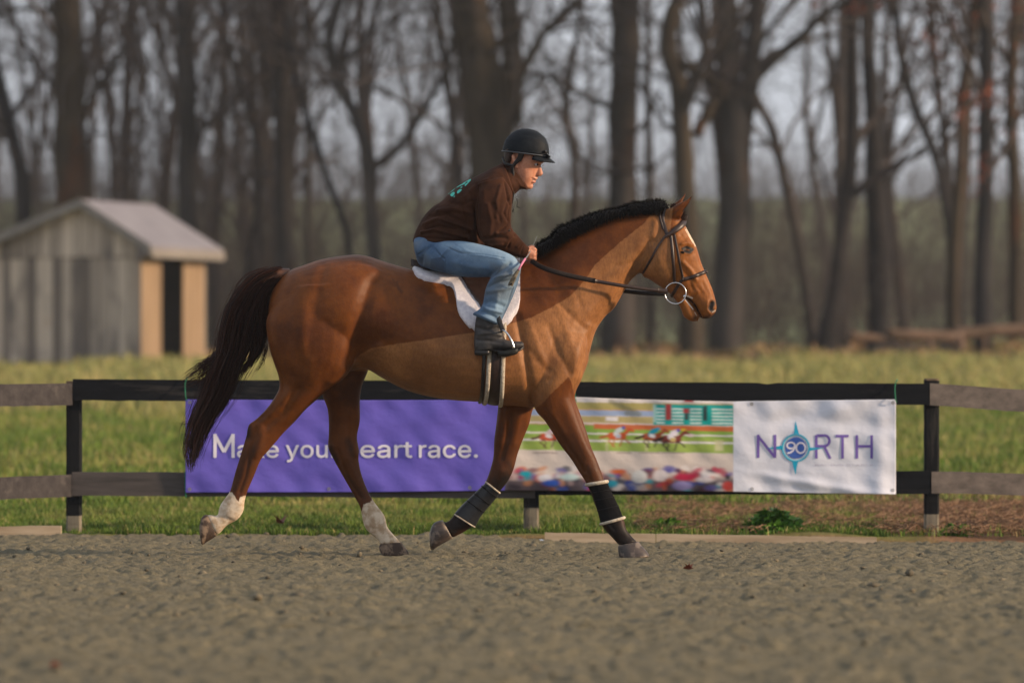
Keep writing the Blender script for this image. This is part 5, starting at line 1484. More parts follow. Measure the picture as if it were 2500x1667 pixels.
def strap(pts, wdt, th, mat, name, parent, nrm=None, sub=6, closed=False):
    """flat strap along 3-D points; nrm: outward normals (or towards the camera)"""
    A = catmull(np.array(pts, float), sub)
    Nn = catmull(np.array(nrm, float), sub) if nrm is not None else np.tile([0, -1, 0], (len(A), 1)).astype(float)
    T = np.gradient(A, axis=0); T /= np.linalg.norm(T, axis=1, keepdims=True) + 1e-9
    Nn = Nn - (Nn * T).sum(1, keepdims=True) * T; Nn /= np.linalg.norm(Nn, axis=1, keepdims=True) + 1e-9
    B = np.cross(T, Nn)
    w_ = np.asarray(wdt, float) if np.ndim(wdt) else np.full(len(A), wdt)
    if np.ndim(wdt): w_ = np.interp(np.linspace(0, 1, len(A)), np.linspace(0, 1, len(w_)), w_)
    w_ = w_[:, None] / 2
    ring = np.stack([A - B * w_ , A - B * w_ * .8 + Nn * th, A + B * w_ * .8 + Nn * th, A + B * w_, A + B * w_ * .8 - Nn * th * .3, A - B * w_ * .8 - Nn * th * .3], 1)
    m, k = ring.shape[:2]; idx = np.arange(m * k).reshape(m, k); nx = np.roll(idx, -1, 1)
    Q = np.stack([idx[:-1], nx[:-1], nx[1:], idx[1:]], -1).reshape(-1, 4)
    T_ = [(0, i, i + 1) for i in range(1, k - 1)] + [(m * k - 1, m * k - 1 - i, m * k - 2 - i) for i in range(1, k - 1)]
    return link(name, mesh_np(name, ring.reshape(-1, 3), Q, T_), mat, parent)
strap([P(1205, 745, -.36), P(1216, 775, -.385), P(1228, 808, -.395)], .026, .003, M_blkl, "stirrup_leather", saddle)

def on_head(px, py, sg=-1, lift=.002):
    """point and normal on the head/neck surface under a photo pixel"""
    o = Vector(P(px, py, -1.0)); d = (Vector(P(px, py, 0)) - o).normalized()
    if sg > 0:
        o = Vector(P(px, py, 1.0)); d = -d
    h = HB.ray_cast(o, d)
    if h[0] is None:
        p = Vector(P(px, py, 0)); nn = Vector((0, sg, 0)); return np.array(p), np.array(nn)
    nn = h[1].normalized()
    if nn.y * sg < 0 and abs(nn.y) > .2: nn = -nn
    return np.array(h[0] + nn * lift), np.array(nn)
def hs(pix, wdt, th, mat, name, parent, lift=.003, both=True):
    P3, N3 = [], []
    B = catmull([(a, b, 0) for a, b in pix], 3)[:, :2]
    for a, b in B:
        p, nn = on_head(a, b, -1, lift); P3.append(p); N3.append(nn * .6 + np.array([0, -.4, 0]))
    strap(P3, wdt, th, mat, name, parent, N3, 3)
    if both:
        m = [p * np.array([1, -1, 1]) for p in P3]; nn = [q * np.array([1, -1, 1]) for q in N3]
        strap(m, wdt, th, mat, name, parent, nn, 3)
bridle = empty("bridle", P(1640, 600, 0), "brown leather bridle with steel ring bit on the horse's head", "bridle")
hs([(1632, 506), (1622, 512), (1618, 535), (1624, 558), (1630, 578)], .020, .004, M_leath, "headpiece", bridle)
hs([(1618, 506), (1611, 514), (1612, 535), (1620, 562)], .012, .004, M_leath, "headpiece_strap", bridle, .004)
hs([(1672, 524), (1666, 546), (1648, 563), (1630, 575), (1621, 582)], [.034, .036, .030, .020, .014], .006, M_leath, "browband", bridle, .006)
hs([(1622, 580), (1606, 604), (1592, 630), (1576, 658), (1571, 666)], .013, .004, M_leath, "throatlatch", bridle, .004)
hs([(1637, 574), (1641, 610), (1644, 650), (1648, 692)], .017, .004, M_leath, "cheekpiece", bridle, .004)
hs([(1646, 572), (1654, 610), (1661, 650), (1667, 678)], .013, .004, M_leath, "noseband_hanger", bridle, .003)
hs([(1641, 722), (1650, 706), (1660, 690), (1667, 682)], .018, .005, M_leath, "noseband_rear", bridle, .004)
hs([(1667, 682), (1684, 678), (1704, 671), (1716, 666), (1721, 664)], .021, .006, M_leath, "noseband", bridle, .005)
# front of the noseband over the nose
p, _ = on_head(1720, 664.5, -1, .005); q = p * np.array([1, -1, 1]); mid = np.array(P(1723.5, 663.5, 0))
strap([p, (p + mid) / 2 + [.004, -.012, 0], mid, (q + mid) / 2 + [.004, .012, 0], q], .021, .006, M_leath, "noseband_front", bridle, [(1, -.6, .4), (1, -.4, .4), (1, 0, .4), (1, .4, .4), (1, .6, .4)])
p, _ = on_head(1631, 503, -1, .003)
ctr = np.array(P(1630, 500, 0))
strap([p, ctr, p * np.array([1, -1, 1])], .022, .004, M_leath, "crownpiece", bridle, [(0, -.6, 1), (0, 0, 1), (0, .6, 1)])
# bit rings
def torus(c, R, r_, m=48, k=10):
    a = np.arange(m) / m * 2 * math.pi; b = np.arange(k) / k * 2 * math.pi
    A_, B_ = np.meshgrid(a, b, indexing='ij')
    V = np.stack([(R + r_ * np.cos(B_)) * np.cos(A_), r_ * np.sin(B_), (R + r_ * np.cos(B_)) * np.sin(A_)], -1) + np.array(c)
    idx = np.arange(m * k).reshape(m, k)
    Q = np.stack([idx, np.roll(idx, -1, 0), np.roll(np.roll(idx, -1, 0), -1, 1), np.roll(idx, -1, 1)], -1).reshape(-1, 4)
    return V.reshape(-1, 3), Q, None
for sg in (-1, 1):
    m = MB(); m.add(*torus(P(1649, 716, sg * .076), .0575, .0036)); m.build("bit_ring", M_steel, bridle)
m = MB(); m.add(*tubes(np.array([P(1671, 723, -.078), P(1671, 724, -.04), P(1671, 724, .04), P(1671, 723, .078)]), np.array([.007, .009, .009, .007]), 8, True)); m.build("mouthpiece", M_steel, bridle)
# reins
M_rub = simple("rubber_rein", (.014, .010, .009), (.026, .018, .015), 60, .7, .2, (220, .6, .003))
hand = P(1298, 637, -.115)
strap([hand, P(1318, 650, -.165), P(1350, 662, -.19), P(1395, 674, -.185), P(1453, 686, -.17)], .027, .005, M_rub, "rein_grip", bridle)
strap([P(1452, 686, -.172), P(1510, 696, -.155), P(1570, 705, -.12), P(1622, 711, -.085)], .020, .004, M_leath, "rein", bridle)
strap([P(1606, 709, -.095), P(1622, 711, -.086), P(1629, 712, -.082)], .03, .006, M_leath, "rein_loop", bridle)
strap([P(1303, 637, .09), P(1350, 668, .18), P(1440, 696, .18), P(1521, 710, .16), P(1580, 716, .12), P(1626, 718, .085)], .024, .005, M_blkl, "rein", bridle)

# protective boots on the fore legs
def legboot(secs, label, strapsecs, shell=None):
    r_ = empty("leg_boot", P(secs[0][0], secs[0][1], secs[0][4]), label, "horse boot", "boots on the horse's front legs")
    m = MB(); m.add(*loft(secs, 28, 5)); bm_ = remesh(m, .004, 3)
    link("shell", bm_, shell or M_boot, r_)
    for (a, b, c_, d_, y, hw, rad, mat, nm) in strapsecs:
        A_ = np.array(P(a, b, y)); B_ = np.array(P(c_, d_, y)); ct = (A_ + B_) / 2; h = (A_ - B_) / 2
        t = np.arange(33) / 32 * 2 * math.pi
        ring = ct + np.cos(t)[:, None] * h; ring[:, 1] += np.sin(t) * hw
        if nm == "fleece_trim":
            V, Q, T = tubes(ring, np.full(33, rad), 8)
        else:
            V, Q, T = tubes(ring, np.full(33, rad), 6)
        link(nm, mesh_np(nm, V, Q, T), mat, r_)
    return r_
M_boot = simple("black_boot_shell", (.006, .007, .009), (.013, .014, .017), 14, .40, .35, (26, .5, .006))
M_bootm = simple("matte_boot_shell", (.005, .005, .006), (.010, .010, .011), 14, .85, .05, (26, .5, .006))
M_velc = simple("velcro_strap", (.009, .009, .010), rough=.7, spec=.1)
M_tab = simple("white_stitch", (.55, .52, .50), rough=.8)
legboot([(1432, 1182, 1483, 1176, -.14, .046), (1444, 1204, 1491, 1196, -.14, .041), (1453, 1230, 1503, 1220, -.14, .039), (1461, 1256, 1514, 1243, -.14, .040), (1466, 1276, 1521, 1262, -.14, .044)],
        "black boot with white fleece edge on the leading near foreleg",
        [(1432, 1183, 1482, 1175, -.14, .045, .0105, M_cream, "fleece_trim"), (1467, 1279, 1524, 1263, -.14, .046, .0085, M_cream, "fleece_trim"),
         (1442, 1203, 1492, 1195, -.14, .043, .003, M_velc, "strap"), (1450, 1222, 1500, 1212, -.14, .041, .003, M_velc, "strap"), (1458, 1246, 1510, 1234, -.14, .041, .003, M_velc, "strap")], M_bootm)
legboot([(1186, 1177, 1221, 1203, .13, .043), (1168, 1194, 1206, 1222, .13, .040), (1147, 1214, 1188, 1243, .13, .040), (1127, 1233, 1173, 1262, .13, .043), (1110, 1252, 1161, 1285, .13, .048)],
        "shiny black boot with thin pale edge on the far foreleg swung back",
        [(1186, 1176, 1220, 1203, .13, .044, .005, M_cream, "fleece_trim"), (1110, 1255, 1159, 1286, .13, .049, .004, M_cream, "fleece_trim"),
         (1176, 1186, 1213, 1214, .13, .044, .003, M_velc, "strap"), (1158, 1204, 1197, 1232, .13, .043, .003, M_velc, "strap"), (1140, 1221, 1182, 1250, .13, .044, .003, M_velc, "strap")])
# ================================================================ RIDER
rider = empty("person", P(1120, 650, 0), "person in brown jacket, blue jeans and black helmet riding the horse, leaning forward", "person")
# --- head, turned a little towards the camera
HC = np.array(P(1268, 420, 0)); YAW = math.radians(-13)
def headpost(V):
    V = np.array(V) - HC; c, s = math.cos(YAW), math.sin(YAW)
    V = np.stack([V[:, 0] * c - V[:, 1] * s, V[:, 0] * s + V[:, 1] * c, V[:, 2]], 1)
    return V + HC
hd = MB()
def H(secs, n=24, sub=4): hd.add(*loft(secs, n, sub, headpost))
H([(1300, 322, 1262, 328, 0, .035), (1320, 343, 1240, 353, 0, .066), (1327, 368, 1234, 378, 0, .076), (1327, 385, 1235, 394, 0, .077), (1325, 397, 1238, 404, 0, .075), (1319, 406, 1243, 411, 0, .072),
   (1314, 417, 1249, 421, 0, .069), (1311, 428, 1256, 431, 0, .063), (1307, 439, 1262, 441, 0, .055), (1301, 450, 1270, 451, 0, .043), (1297, 457, 1276, 457, 0, .033), (1291, 463, 1281, 461, 0, .02)])
H([(1322, 401, 1306, 402, 0, .0085), (1322.5, 408, 1306, 410, 0, .010), (1325, 417, 1308, 418, 0, .013), (1327, 424, 1309, 424, 0, .016), (1324, 428.5, 1309, 429, 0, .017), (1320, 431, 1308, 431, 0, .013)], 16)
H([(1304, 389, 1322, 393, 0, .06), (1328, 395, 1312, 398, 0, .056), (1325, 399, 1310, 401, 0, .04)], 16)
H([(1313, 433, 1298, 434, 0, .018), (1313.5, 437, 1298, 438, 0, .025), (1311, 439, 1298, 440, 0, .024)], 16)
H([(1308, 442.5, 1296, 443, 0, .022), (1309, 445, 1294, 446, 0, .024), (1305, 448, 1293, 448, 0, .02)], 16)
H([(1302, 452, 1290, 452, 0, .018), (1302, 457, 1288, 457, 0, .022), (1298, 462, 1286, 461, 0, .018)], 16)
for sg in (-1, 1):                                      # cheekbones, ears
    for (a, b, rx, rz) in ((1262, 385, .012, .020), (1264, 393, .012, .018), (1266, 402, .009, .013)):
        hd.add(*ball(headpost([P(a, b, sg * .079)])[0], (rx, .009, rz), 10, rotY(-.25)))
    hd.add(*ball(headpost([P(1268, 408, sg * .077)])[0], (.008, .008, .009), 10))
# neck, trunk, arms and legs under the clothes
def Bd(secs): hd.add(*loft(secs, 20, 3))
Bd([(1240, 400, 1284, 436, 0, .055), (1222, 420, 1270, 455, 0, .058), (1190, 440, 1240, 480, 0, .08), (1140, 465, 1222, 500, 0, .15), (1080, 520, 1190, 545, 0, .13), (1040, 570, 1150, 600, 0, .13), (1040, 610, 1130, 650, 0, .13)])
def limb(pts, rad):
    A = catmull(np.array([P(a, b, c) for a, b, c in pts]), 4); R = np.interp(np.linspace(0, 1, len(A)), np.linspace(0, 1, len(rad)), rad)
    V, Q, T = tubes(A, R, 14, True); hd.add(V, Q, T)
for sg in (-1, 1):
    limb([(1195, 465, sg * .12), (1205, 520, sg * .20), (1206, 575, sg * .225), (1235, 598, sg * .18), (1268, 611, sg * .13), (1291, 618, sg * .105)], (.05, .048, .044, .040, .036, .028))
    limb([(1085, 630, sg * .10), (1150, 635, sg * .22), (1215, 648, sg * .31), (1225, 700, sg * .345), (1208, 750, sg * .34), (1195, 800, sg * .34), (1180, 838, sg * .34)], (.07, .068, .06, .046, .036, .030, .026))
    limb([(1178, 842, sg * .34), (1220, 842, sg * .34), (1258, 842, sg * .345)], (.022, .024, .016))
# hands: palm, four curled fingers, thumb
def hand_(sg, dx=0, dz=0):
    p = lambda a, b, y: np.array(P(a + dx, b + dz, sg * y))
    def tb(pts, rad, n=10):
        A = catmull(np.array(pts), 4); R = np.interp(np.linspace(0, 1, len(A)), np.linspace(0, 1, len(rad)), rad)
        hd.add(*tubes(A, R, n, True)); hd.add(*ball(A[-1], (R[-1],) * 3, 8))
    tb([p(1288, 616, .105), p(1295, 615, .108), p(1301, 614, .108)], (.024, .027, .018))
    tb([p(1288, 621, .105), p(1294, 625, .106), p(1300, 627, .104)], (.024, .027, .018))
    tb([p(1294, 620, .112), p(1300, 621, .112)], (.022, .020))
    for k, (b, l, rr) in enumerate(((609, 1.0, .0095), (616.5, 1.06, .0098), (624, 1.0, .0093), (631, .86, .0082))):
        tb([p(1298, b, .116), p(1303.5 + 1.2 * l, b - .3, .114), p(1307.5 * 1 + (l - 1) * 4, b + 1.5, .102), p(1307 + (l - 1) * 4, b + 2.8, .088), p(1302, b + 3.2, .079), p(1298, b + 2.6, .082)], (rr * 1.1, rr * 1.12, rr, rr * .95, rr * .88, rr * .75))
    tb([p(1289, 609, .096), p(1294, 605, .090), p(1300, 604.5, .088), p(1305, 607, .090)], (.0125, .0115, .0105, .0085))
hand_(-1); hand_(1, 2, -2)
bme = remesh(hd, .0036, 3, .5)
sculpt(bme, [([(1309, 403), (1317, 402.5)], 2.6, -.005), ([(1306, 405), (1300, 401)], 3, -.002), ([(1309, 398), (1321, 396)], 2.2, .003), ([(1298, 436), (1306, 438.5)], 1.6, -.0045), ([(1313, 431), (1300, 440), (1296, 448)], 2, -.0022),
             ([(1319, 429)], 1.6, -.003), ([(1275, 440), (1290, 458)], 4, .002), ([(1263, 385), (1266, 398)], 2.2, -.004)], -1)
sculpt(bme, [([(1309, 403), (1317, 402.5)], 2.6, -.005), ([(1298, 436), (1306, 438.5)], 1.6, -.004)], 1)
attr(bme, 'lip', blobs(bme, [([(1307, 437), (1300, 437)], 1.8, .5), ([(1303, 445), (1307, 444.5)], 2.2, 1)]))
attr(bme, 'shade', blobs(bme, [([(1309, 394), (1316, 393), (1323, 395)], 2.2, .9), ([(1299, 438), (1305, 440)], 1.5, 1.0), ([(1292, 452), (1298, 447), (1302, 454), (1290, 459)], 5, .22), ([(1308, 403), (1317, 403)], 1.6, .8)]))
n = NB("skin")
c = n.mix(n.rng(n.noise(40, 4), .4, .6), (.52, .235, .145), (.44, .18, .105))
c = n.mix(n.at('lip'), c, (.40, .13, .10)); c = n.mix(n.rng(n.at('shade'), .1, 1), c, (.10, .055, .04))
n.set('Base Color', c); n.set('Roughness', .5); n.set('Subsurface Weight', .08); n.b.inputs['Subsurface Radius'].default_value = (.01, .004, .002)
link("body", bme, n.m, rider)
M_ew = simple("eye_white", (.45, .40, .38), rough=.2)
for sg in (-1, 1):
    c = headpost([P(1314.5, 402.8, sg * .031)])[0]; c[1] += -.012 * 0
    e = MB(); e.add(*ball(c + np.array([-.002, sg * .012, 0]), (.0105, .0105, .0085), 10)); eo = e.build("eye", M_ew, rider)
    e = MB(); e.add(*ball(c + np.array([.0035, sg * .0170, 0]), (.006, .006, .006), 8)); e.build("iris", M_eye, eo)
# hair at the nape and temple, under the helmet
hr = MB(); hr.add(*loft([(1268, 360, 1232, 368, 0, .082), (1266, 378, 1232, 386, 0, .083), (1258, 390, 1236, 397, 0, .080), (1252, 402, 1240, 408, 0, .070), (1249, 410, 1243, 412, 0, .05)], 24, 4, headpost))
hr.add(*loft([(1296, 374, 1262, 370, 0, .0825), (1288, 388, 1272, 388, 0, .0825), (1284, 397, 1275, 398, 0, .080)], 24, 3, headpost))
hme_ = remesh(hr, .004, 2); link("hair", hme_, simple("dark_hair", (.022, .012, .009), (.05, .028, .02), 90, .6, .3, (160, .6, .003)), rider)
# --- helmet
M_helm = simple("helmet_cover", (.006, .009, .013), (.012, .015, .019), 12, .62, .12, (30, .35, .006))
HTILT = math.radians(7)
def helm_pts(U, W, sc=1.0):
    """U 0 crown..pi/2 rim, W angle round; returns world"""
    rx = .1285 * sc; rz = .131 * sc; ry = .104 * sc
    k = np.sin(U) ** .92
    X = k * np.cos(W) * rx; Y = k * np.sin(W) * ry; Z = np.cos(U) * rz
    X, Z = X * math.cos(HTILT) + Z * math.sin(HTILT), -X * math.sin(HTILT) + Z * math.cos(HTILT)
    c = np.array(P(1284, 373, 0))
    return headpost((np.stack([X, Y, Z], -1) + c).reshape(-1, 3)).reshape(U.shape + (3,))
helmet = MB()
u = np.linspace(0.001, math.pi / 2 + .04, 22); v_ = np.arange(56) / 56 * 2 * math.pi
Ug, Wg = np.meshgrid(u, v_, indexing='ij')
seam = 1 + .008 * np.cos(Wg * 3 + math.pi) ** 30 * 0
Vh = helm_pts(Ug, Wg); dd = np.zeros_like(Ug)
r = np.random.default_rng(8)
for k in range(14):                                      # puckers of the stretch cover
    w0, u0 = r.uniform(0, 6.28), r.uniform(.75, 1.45)
    dd += .0022 * np.exp(-((Ug - u0 - .12 * np.sin(Wg * 2 + k)) / .035) ** 2) * np.clip(np.cos(Wg - w0), 0, 1)
dd -= .0035 * np.exp(-(np.sin(Wg) * np.sin(Ug) / .03) ** 2)
Vh = Vh + (Vh - np.array(P(1284, 373, 0))) * (dd / .12)[..., None]
Vi = helm_pts(Ug, Wg, .90)
m0, k0 = Ug.shape; idx = np.arange(m0 * k0).reshape(m0, k0); nx = np.roll(idx, -1, 1)
Q = np.stack([idx[:-1], idx[1:], nx[1:], nx[:-1]], -1).reshape(-1, 4)
rim = np.stack([idx[-1], idx[-1] + m0 * k0, nx[-1] + m0 * k0, nx[-1]], -1)
helmet.add(np.concatenate([Vh.reshape(-1, 3), Vi.reshape(-1, 3)]), np.concatenate([Q, Q[:, ::-1] + m0 * k0, rim]))
ho = helmet.build("helmet", M_helm, rider)
edge = helm_pts(np.full(57, math.pi / 2 + .05), np.append(v_, 0), 1.015)
V, Q, T = tubes(edge, np.full(57, .0042), 8); link("helmet_rim", mesh_np("helmet_rim", V, Q, T), simple("rim_piping", (.05, .055, .062), rough=.5), ho)
# peak
pk = MB(); a = np.linspace(-1.05, 1.05, 25); rr_ = np.linspace(0, 1, 8)
A_, R_ = np.meshgrid(a, rr_, indexing='ij')
ext = .052 * np.cos(A_ / 1.05 * math.pi / 2) ** .6
X = (.122 + R_ * ext) * np.cos(A_ * .95); Y = (.100 + R_ * ext * .6) * np.sin(A_ * .95)
Zp = -.006 - R_ * .022 - .012 * (1 - np.cos(A_)) - .010 * (Y / .1) ** 2
tl2 = math.radians(15)
Xp, Zq = X * math.cos(tl2) + Zp * math.sin(tl2), -X * math.sin(tl2) + Zp * math.cos(tl2)
Vt = headpost(np.stack([Xp, Y, Zq + .014], -1).reshape(-1, 3) + np.array(P(1284, 373, 0)))
idx = np.arange(A_.size).reshape(A_.shape); Q = np.stack([idx[:-1, :-1], idx[1:, :-1], idx[1:, 1:], idx[:-1, 1:]], -1).reshape(-1, 4)
pk.add(Vt, Q); po = pk.build("peak", M_helm, ho); so = po.modifiers.new("t", 'SOLIDIFY'); so.thickness = .004
# dark sponge padding and goggles strap button at the front
g = MB()
for (a_, b_, r_) in ((1336, 371, .010), (1346, 383, .009), (1341, 378, .007)):
    g.add(*ball(headpost([P(a_, b_, -.035)])[0], (r_, .03, r_ * .8), 10, rotY(.5)))
g.build("goggle_clip", simple("gloss_black", (.006, .006, .007), rough=.25, spec=.5), ho)
# harness
def hstrap(pts, wd, nm="chin_strap"):
    A = headpost([P(*p) for p in pts]); strap(A, wd, .003, M_blkl, nm, rider, [(0, -1, 0)] * len(A))
hstrap([(1284, 373, -.102), (1279, 386, -.096), (1267, 399, -.091), (1260, 409, -.087), (1261, 425, -.081), (1262, 438, -.076)], [.034, .030, .020, .018, .016, .014])
hstrap([(1232, 384, -.06), (1240, 398, -.084), (1250, 402, -.088), (1262, 404, -.089)], .013)
hstrap([(1261, 404, -.088), (1262, 425, -.086), (1263, 450, -.082), (1262, 476, -.082), (1259, 500, -.088)], .007, "strap_tail")
for sg in (-1, 1):
    pass
# --- jacket
jk = MB()
def J(secs, n=30, sub=4): jk.add(*loft(secs, n, sub))
J([(1007, 592, 1200, 603, 0, .165, .1), (1010, 577, 1205, 596, 0, .178), (1020, 552, 1214, 585, 0, .183), (1036, 526, 1222, 562, 0, .190), (1057, 504, 1228, 536, 0, .200), (1078, 491, 1234, 516, 0, .208), (1097, 471, 1240, 500, 0, .213),
   (1121, 453, 1248, 488, 0, .215), (1149, 437, 1254, 478, 0, .208), (1175, 424, 1262, 470, 0, .185), (1200, 410, 1270, 463, 0, .140), (1216, 403, 1278, 462, 0, .100), (1226, 398, 1288, 464, 0, .078), (1232, 390, 1291, 458, 0, .070)])
for sg in (-1, 1):
    J([(1158, 452, 1226, 432, sg * .150, .06), (1160, 478, 1250, 468, sg * .195, .070), (1161, 520, 1249, 512, sg * .222, .068), (1164, 552, 1247, 543, sg * .232, .062), (1174, 584, 1251, 560, sg * .235, .060),
       (1196, 607, 1262, 572, sg * .222, .056), (1226, 618, 1273, 585, sg * .185, .050), (1256, 626, 1284, 597, sg * .145, .043), (1281, 632, 1293, 605, sg * .108, .037), (1284, 632, 1295, 606, sg * .104, .036)], 24)
jme = remesh(jk, .0052, 4, .5)
W = [([(1165, 452), (1163, 500), (1164, 560), (1176, 590)], 5, -.010), ([(1180, 470), (1178, 540)], 9, .004), ([(1232, 445), (1238, 475), (1246, 500)], 3, -.006), ([(1222, 455), (1212, 490), (1213, 530)], 5, .005), ([(1243, 480), (1230, 520), (1240, 538)], 4, -.005),
     ([(1245, 543), (1226, 560), (1218, 566)], 3.5, -.008), ([(1252, 556), (1236, 568), (1212, 570)], 4, .006), ([(1262, 572), (1245, 590), (1240, 604)], 3.5, -.006), ([(1275, 586), (1262, 602)], 3.5, .005), ([(1282, 596), (1272, 618)], 2.5, -.004), ([(1254, 580), (1236, 600)], 4, .005),
     ([(1180, 585), (1210, 580), (1236, 582)], 5, -.006), ([(1195, 600), (1225, 596)], 4, .004),
     ([(1030, 568), (1060, 560), (1105, 572), (1140, 580)], 4, .009), ([(1040, 560), (1070, 552), (1110, 560)], 4, -.007), ([(1035, 548), (1070, 534), (1120, 548), (1150, 562)], 5, .008), ([(1050, 528), (1090, 524), (1135, 545)], 5, -.006),
     ([(1070, 515), (1110, 510), (1150, 520)], 6, .007), ([(1140, 480), (1155, 520), (1158, 560)], 7, .007), ([(1125, 500), (1140, 540), (1145, 570)], 5, -.006), ([(1100, 495), (1130, 500), (1155, 490)], 5, -.004), ([(1020, 580), (1060, 582), (1120, 588)], 3, -.003),
     ([(1190, 440), (1165, 448), (1150, 466)], 6, .004), ([(1236, 408), (1248, 440), (1256, 470)], 3, -.005), ([(1228, 402), (1240, 440), (1250, 465)], 3.5, .005), ([(1262, 440), (1272, 455), (1284, 462)], 3, .003), ([(1252, 478), (1240, 520), (1242, 540)], 2, -.003),
     ([(1190, 500), (1200, 540), (1196, 575)], 6, .005), ([(1205, 500), (1222, 540)], 5, -.004), ([(1010, 586), (1200, 597)], 2.2, .004)]
W = [(a, b * .9, c * 1.55) for a, b, c in W]
sculpt(jme, W, -1)
sculpt(jme, W, 1)
co = coords(jme); x, y = PX(co)
att = sdf(x, y, [(1092, 472), (1108, 484), (1113, 476), (1122, 470), (1134, 457), (1150, 440), (1146, 432), (1118, 448)])
attr(jme, 'print', np.where(co[:, 1] < .12, att, -20))
n = NB("brown_softshell")
c = n.mix(n.rng(n.noise(9, 4), .4, .6), (.030, .0120, .0065), (.048, .0195, .0105))
pm = n.math('MULTIPLY', n.rng(n.at('print'), -.4, .8), n.rng(n.vor(30, (1, .6, 1)), .50, .56, 1, 0))
c = n.mix(pm, c, (.08, .46, .38))
n.set('Base Color', c); n.set('Roughness', .8); n.set('Specular IOR Level', .08); n.bump(n.noise(22, 5, .6), .30, .010)
M_jack = n.m
jo = link("jacket", jme, M_jack, rider)
m = MB(); A = catmull(np.array([P(1262, 484, -.10), P(1264, 496, -.11), P(1262, 504, -.115), P(1271, 507, -.12)]), 5); m.add(*tubes(A, np.full(16, .0028), 6, True)); m.build("drawcord", M_blkl, jo)
m = MB(); m.add(*tubes(np.array([P(1254, 508, -.14), P(1252, 518, -.145)]), np.array([.004, .004]), 6, True)); m.build("zip_pull", M_blkl, jo)
m = MB(); m.add(*ball(P(1243.5, 563, -.298 + .0), (.006, .004, .006), 8)); m.build("cuff_stud", M_blkl, jo)
# --- jeans
jn = MB()
def K_(secs, n=28, sub=4): jn.add(*loft(secs, n, sub))
K_([(1010, 588, 1012, 612, 0, .11), (1014, 580, 1020, 640, 0, .150), (1030, 572, 1032, 652, 0, .168), (1060, 570, 1060, 662, 0, .178), (1100, 574, 1100, 670, 0, .180), (1140, 584, 1138, 670, 0, .15)])
for sg in (-1, 1):
    K_([(1040, 592, 1034, 652, sg * .09, .078), (1088, 588, 1078, 666, sg * .16, .086), (1140, 590, 1130, 676, sg * .235, .088), (1190, 601, 1178, 677, sg * .288, .080), (1228, 613, 1206, 676, sg * .325, .074), (1256, 627, 1212, 676, sg * .342, .068), (1268, 645, 1218, 678, sg * .348, .062)])
    K_([(1250, 630, 1200, 672, sg * .342, .066), (1271, 645, 1196, 682, sg * .346, .067), (1271, 664, 1187, 700, sg * .347, .064), (1267, 684, 1182, 722, sg * .344, .062), (1259, 708, 1179, 740, sg * .342, .060), (1250, 730, 1173, 752, sg * .340, .061), (1240, 752, 1164, 759, sg * .340, .064), (1230, 772, 1156, 764, sg * .340, .067), (1219, 796, 1153, 768, sg * .340, .069)], 28)
nme = remesh(jn, .0052, 3, .5)
W = [([(1010, 630), (1052, 600)], 2.2, -.004), ([(1056, 600), (1075, 625), (1085, 632)], 2.0, -.004), ([(1075, 628), (1090, 612), (1110, 592)], 3, .004), ([(1100, 590), (1130, 610), (1128, 640)], 2.5, -.003), ([(1198, 678), (1215, 664), (1245, 645)], 6, -.010),
     ([(1190, 686), (1212, 676), (1250, 668)], 4, .007), ([(1190, 700), (1215, 690), (1255, 684)], 4.5, -.007), ([(1188, 712), (1220, 708), (1250, 700)], 5, .005), ([(1184, 740), (1200, 736), (1230, 748)], 5, -.005), ([(1160, 760), (1185, 762), (1210, 775)], 4, -.006), ([(1175, 745), (1190, 756), (1222, 762)], 4, .006),
     ([(1110, 640), (1150, 650), (1190, 655)], 8, .004), ([(1120, 606), (1160, 622), (1215, 628)], 5, .003), ([(1085, 600), (1120, 618), (1180, 622), (1230, 630)], 1.4, -.003), ([(1225, 780), (1240, 740), (1252, 700)], 1.6, -.003), ([(1155, 762), (1218, 789)], 2.0, .004), ([(1215, 720), (1210, 750)], 6, .004), ([(1035, 600), (1030, 625)], 6, .003)]
W = [(a, b, c * 1.6) for a, b, c in W]
sculpt(nme, W, -1); sculpt(nme, W, 1)
co = coords(nme); x, y = PX(co)
attr(nme, 'seam', blobs(nme, [([(1012, 632), (1052, 603)], 1.3, 1), ([(1054, 602), (1088, 634), (1086, 662)], 1.1, .8), ([(1100, 606), (1128, 617)], 1.4, 1), ([(1140, 622), (1180, 626), (1232, 636)], 1.3, .5), ([(1228, 778), (1244, 735), (1254, 700)], 1.3, .7), ([(1156, 766), (1218, 794)], 1.5, .9)], -1))
attr(nme, 'worn', np.maximum(blobs(nme, [([(1130, 600), (1200, 618), (1250, 635)], 24, .9), ([(1235, 690), (1222, 740), (1200, 770)], 20, .7), ([(1085, 596), (1110, 600)], 12, .6)], -1), 0))
attr(nme, 'patch', sdf(x, y, [(1052, 632), (1078, 627), (1086, 640), (1083, 662), (1050, 655)]))
n = NB("blue_denim")
f = n.rng(n.math('ADD', n.at('worn'), n.math('MULTIPLY', n.noise(9, 6, .7), 1.1)), .40, 1.35)
c = n.mix(f, (.055, .105, .195), (.215, .320, .43))
c = n.mix(n.rng(n.noise(4, 3, .5, (1, 1, 1), (2, 2, 2)), .55, .7), c, (.13, .16, .19))
c = n.mix(n.math('MULTIPLY', n.rng(n.at('patch'), -1, 1), .6), c, (.055, .075, .115))
c = n.mix(n.math('MULTIPLY', n.at('seam'), .7), c, (.04, .06, .10))
c = n.mix(n.rng(n.noise(240, 2), .3, .7, 0, .22), c, (.03, .05, .09))
n.set('Base Color', c); n.set('Roughness', .85); n.set('Specular IOR Level', .15); n.bump(n.noise(26, 5, .65), .45, .008)
jno = link("jeans", nme, n.m, rider)
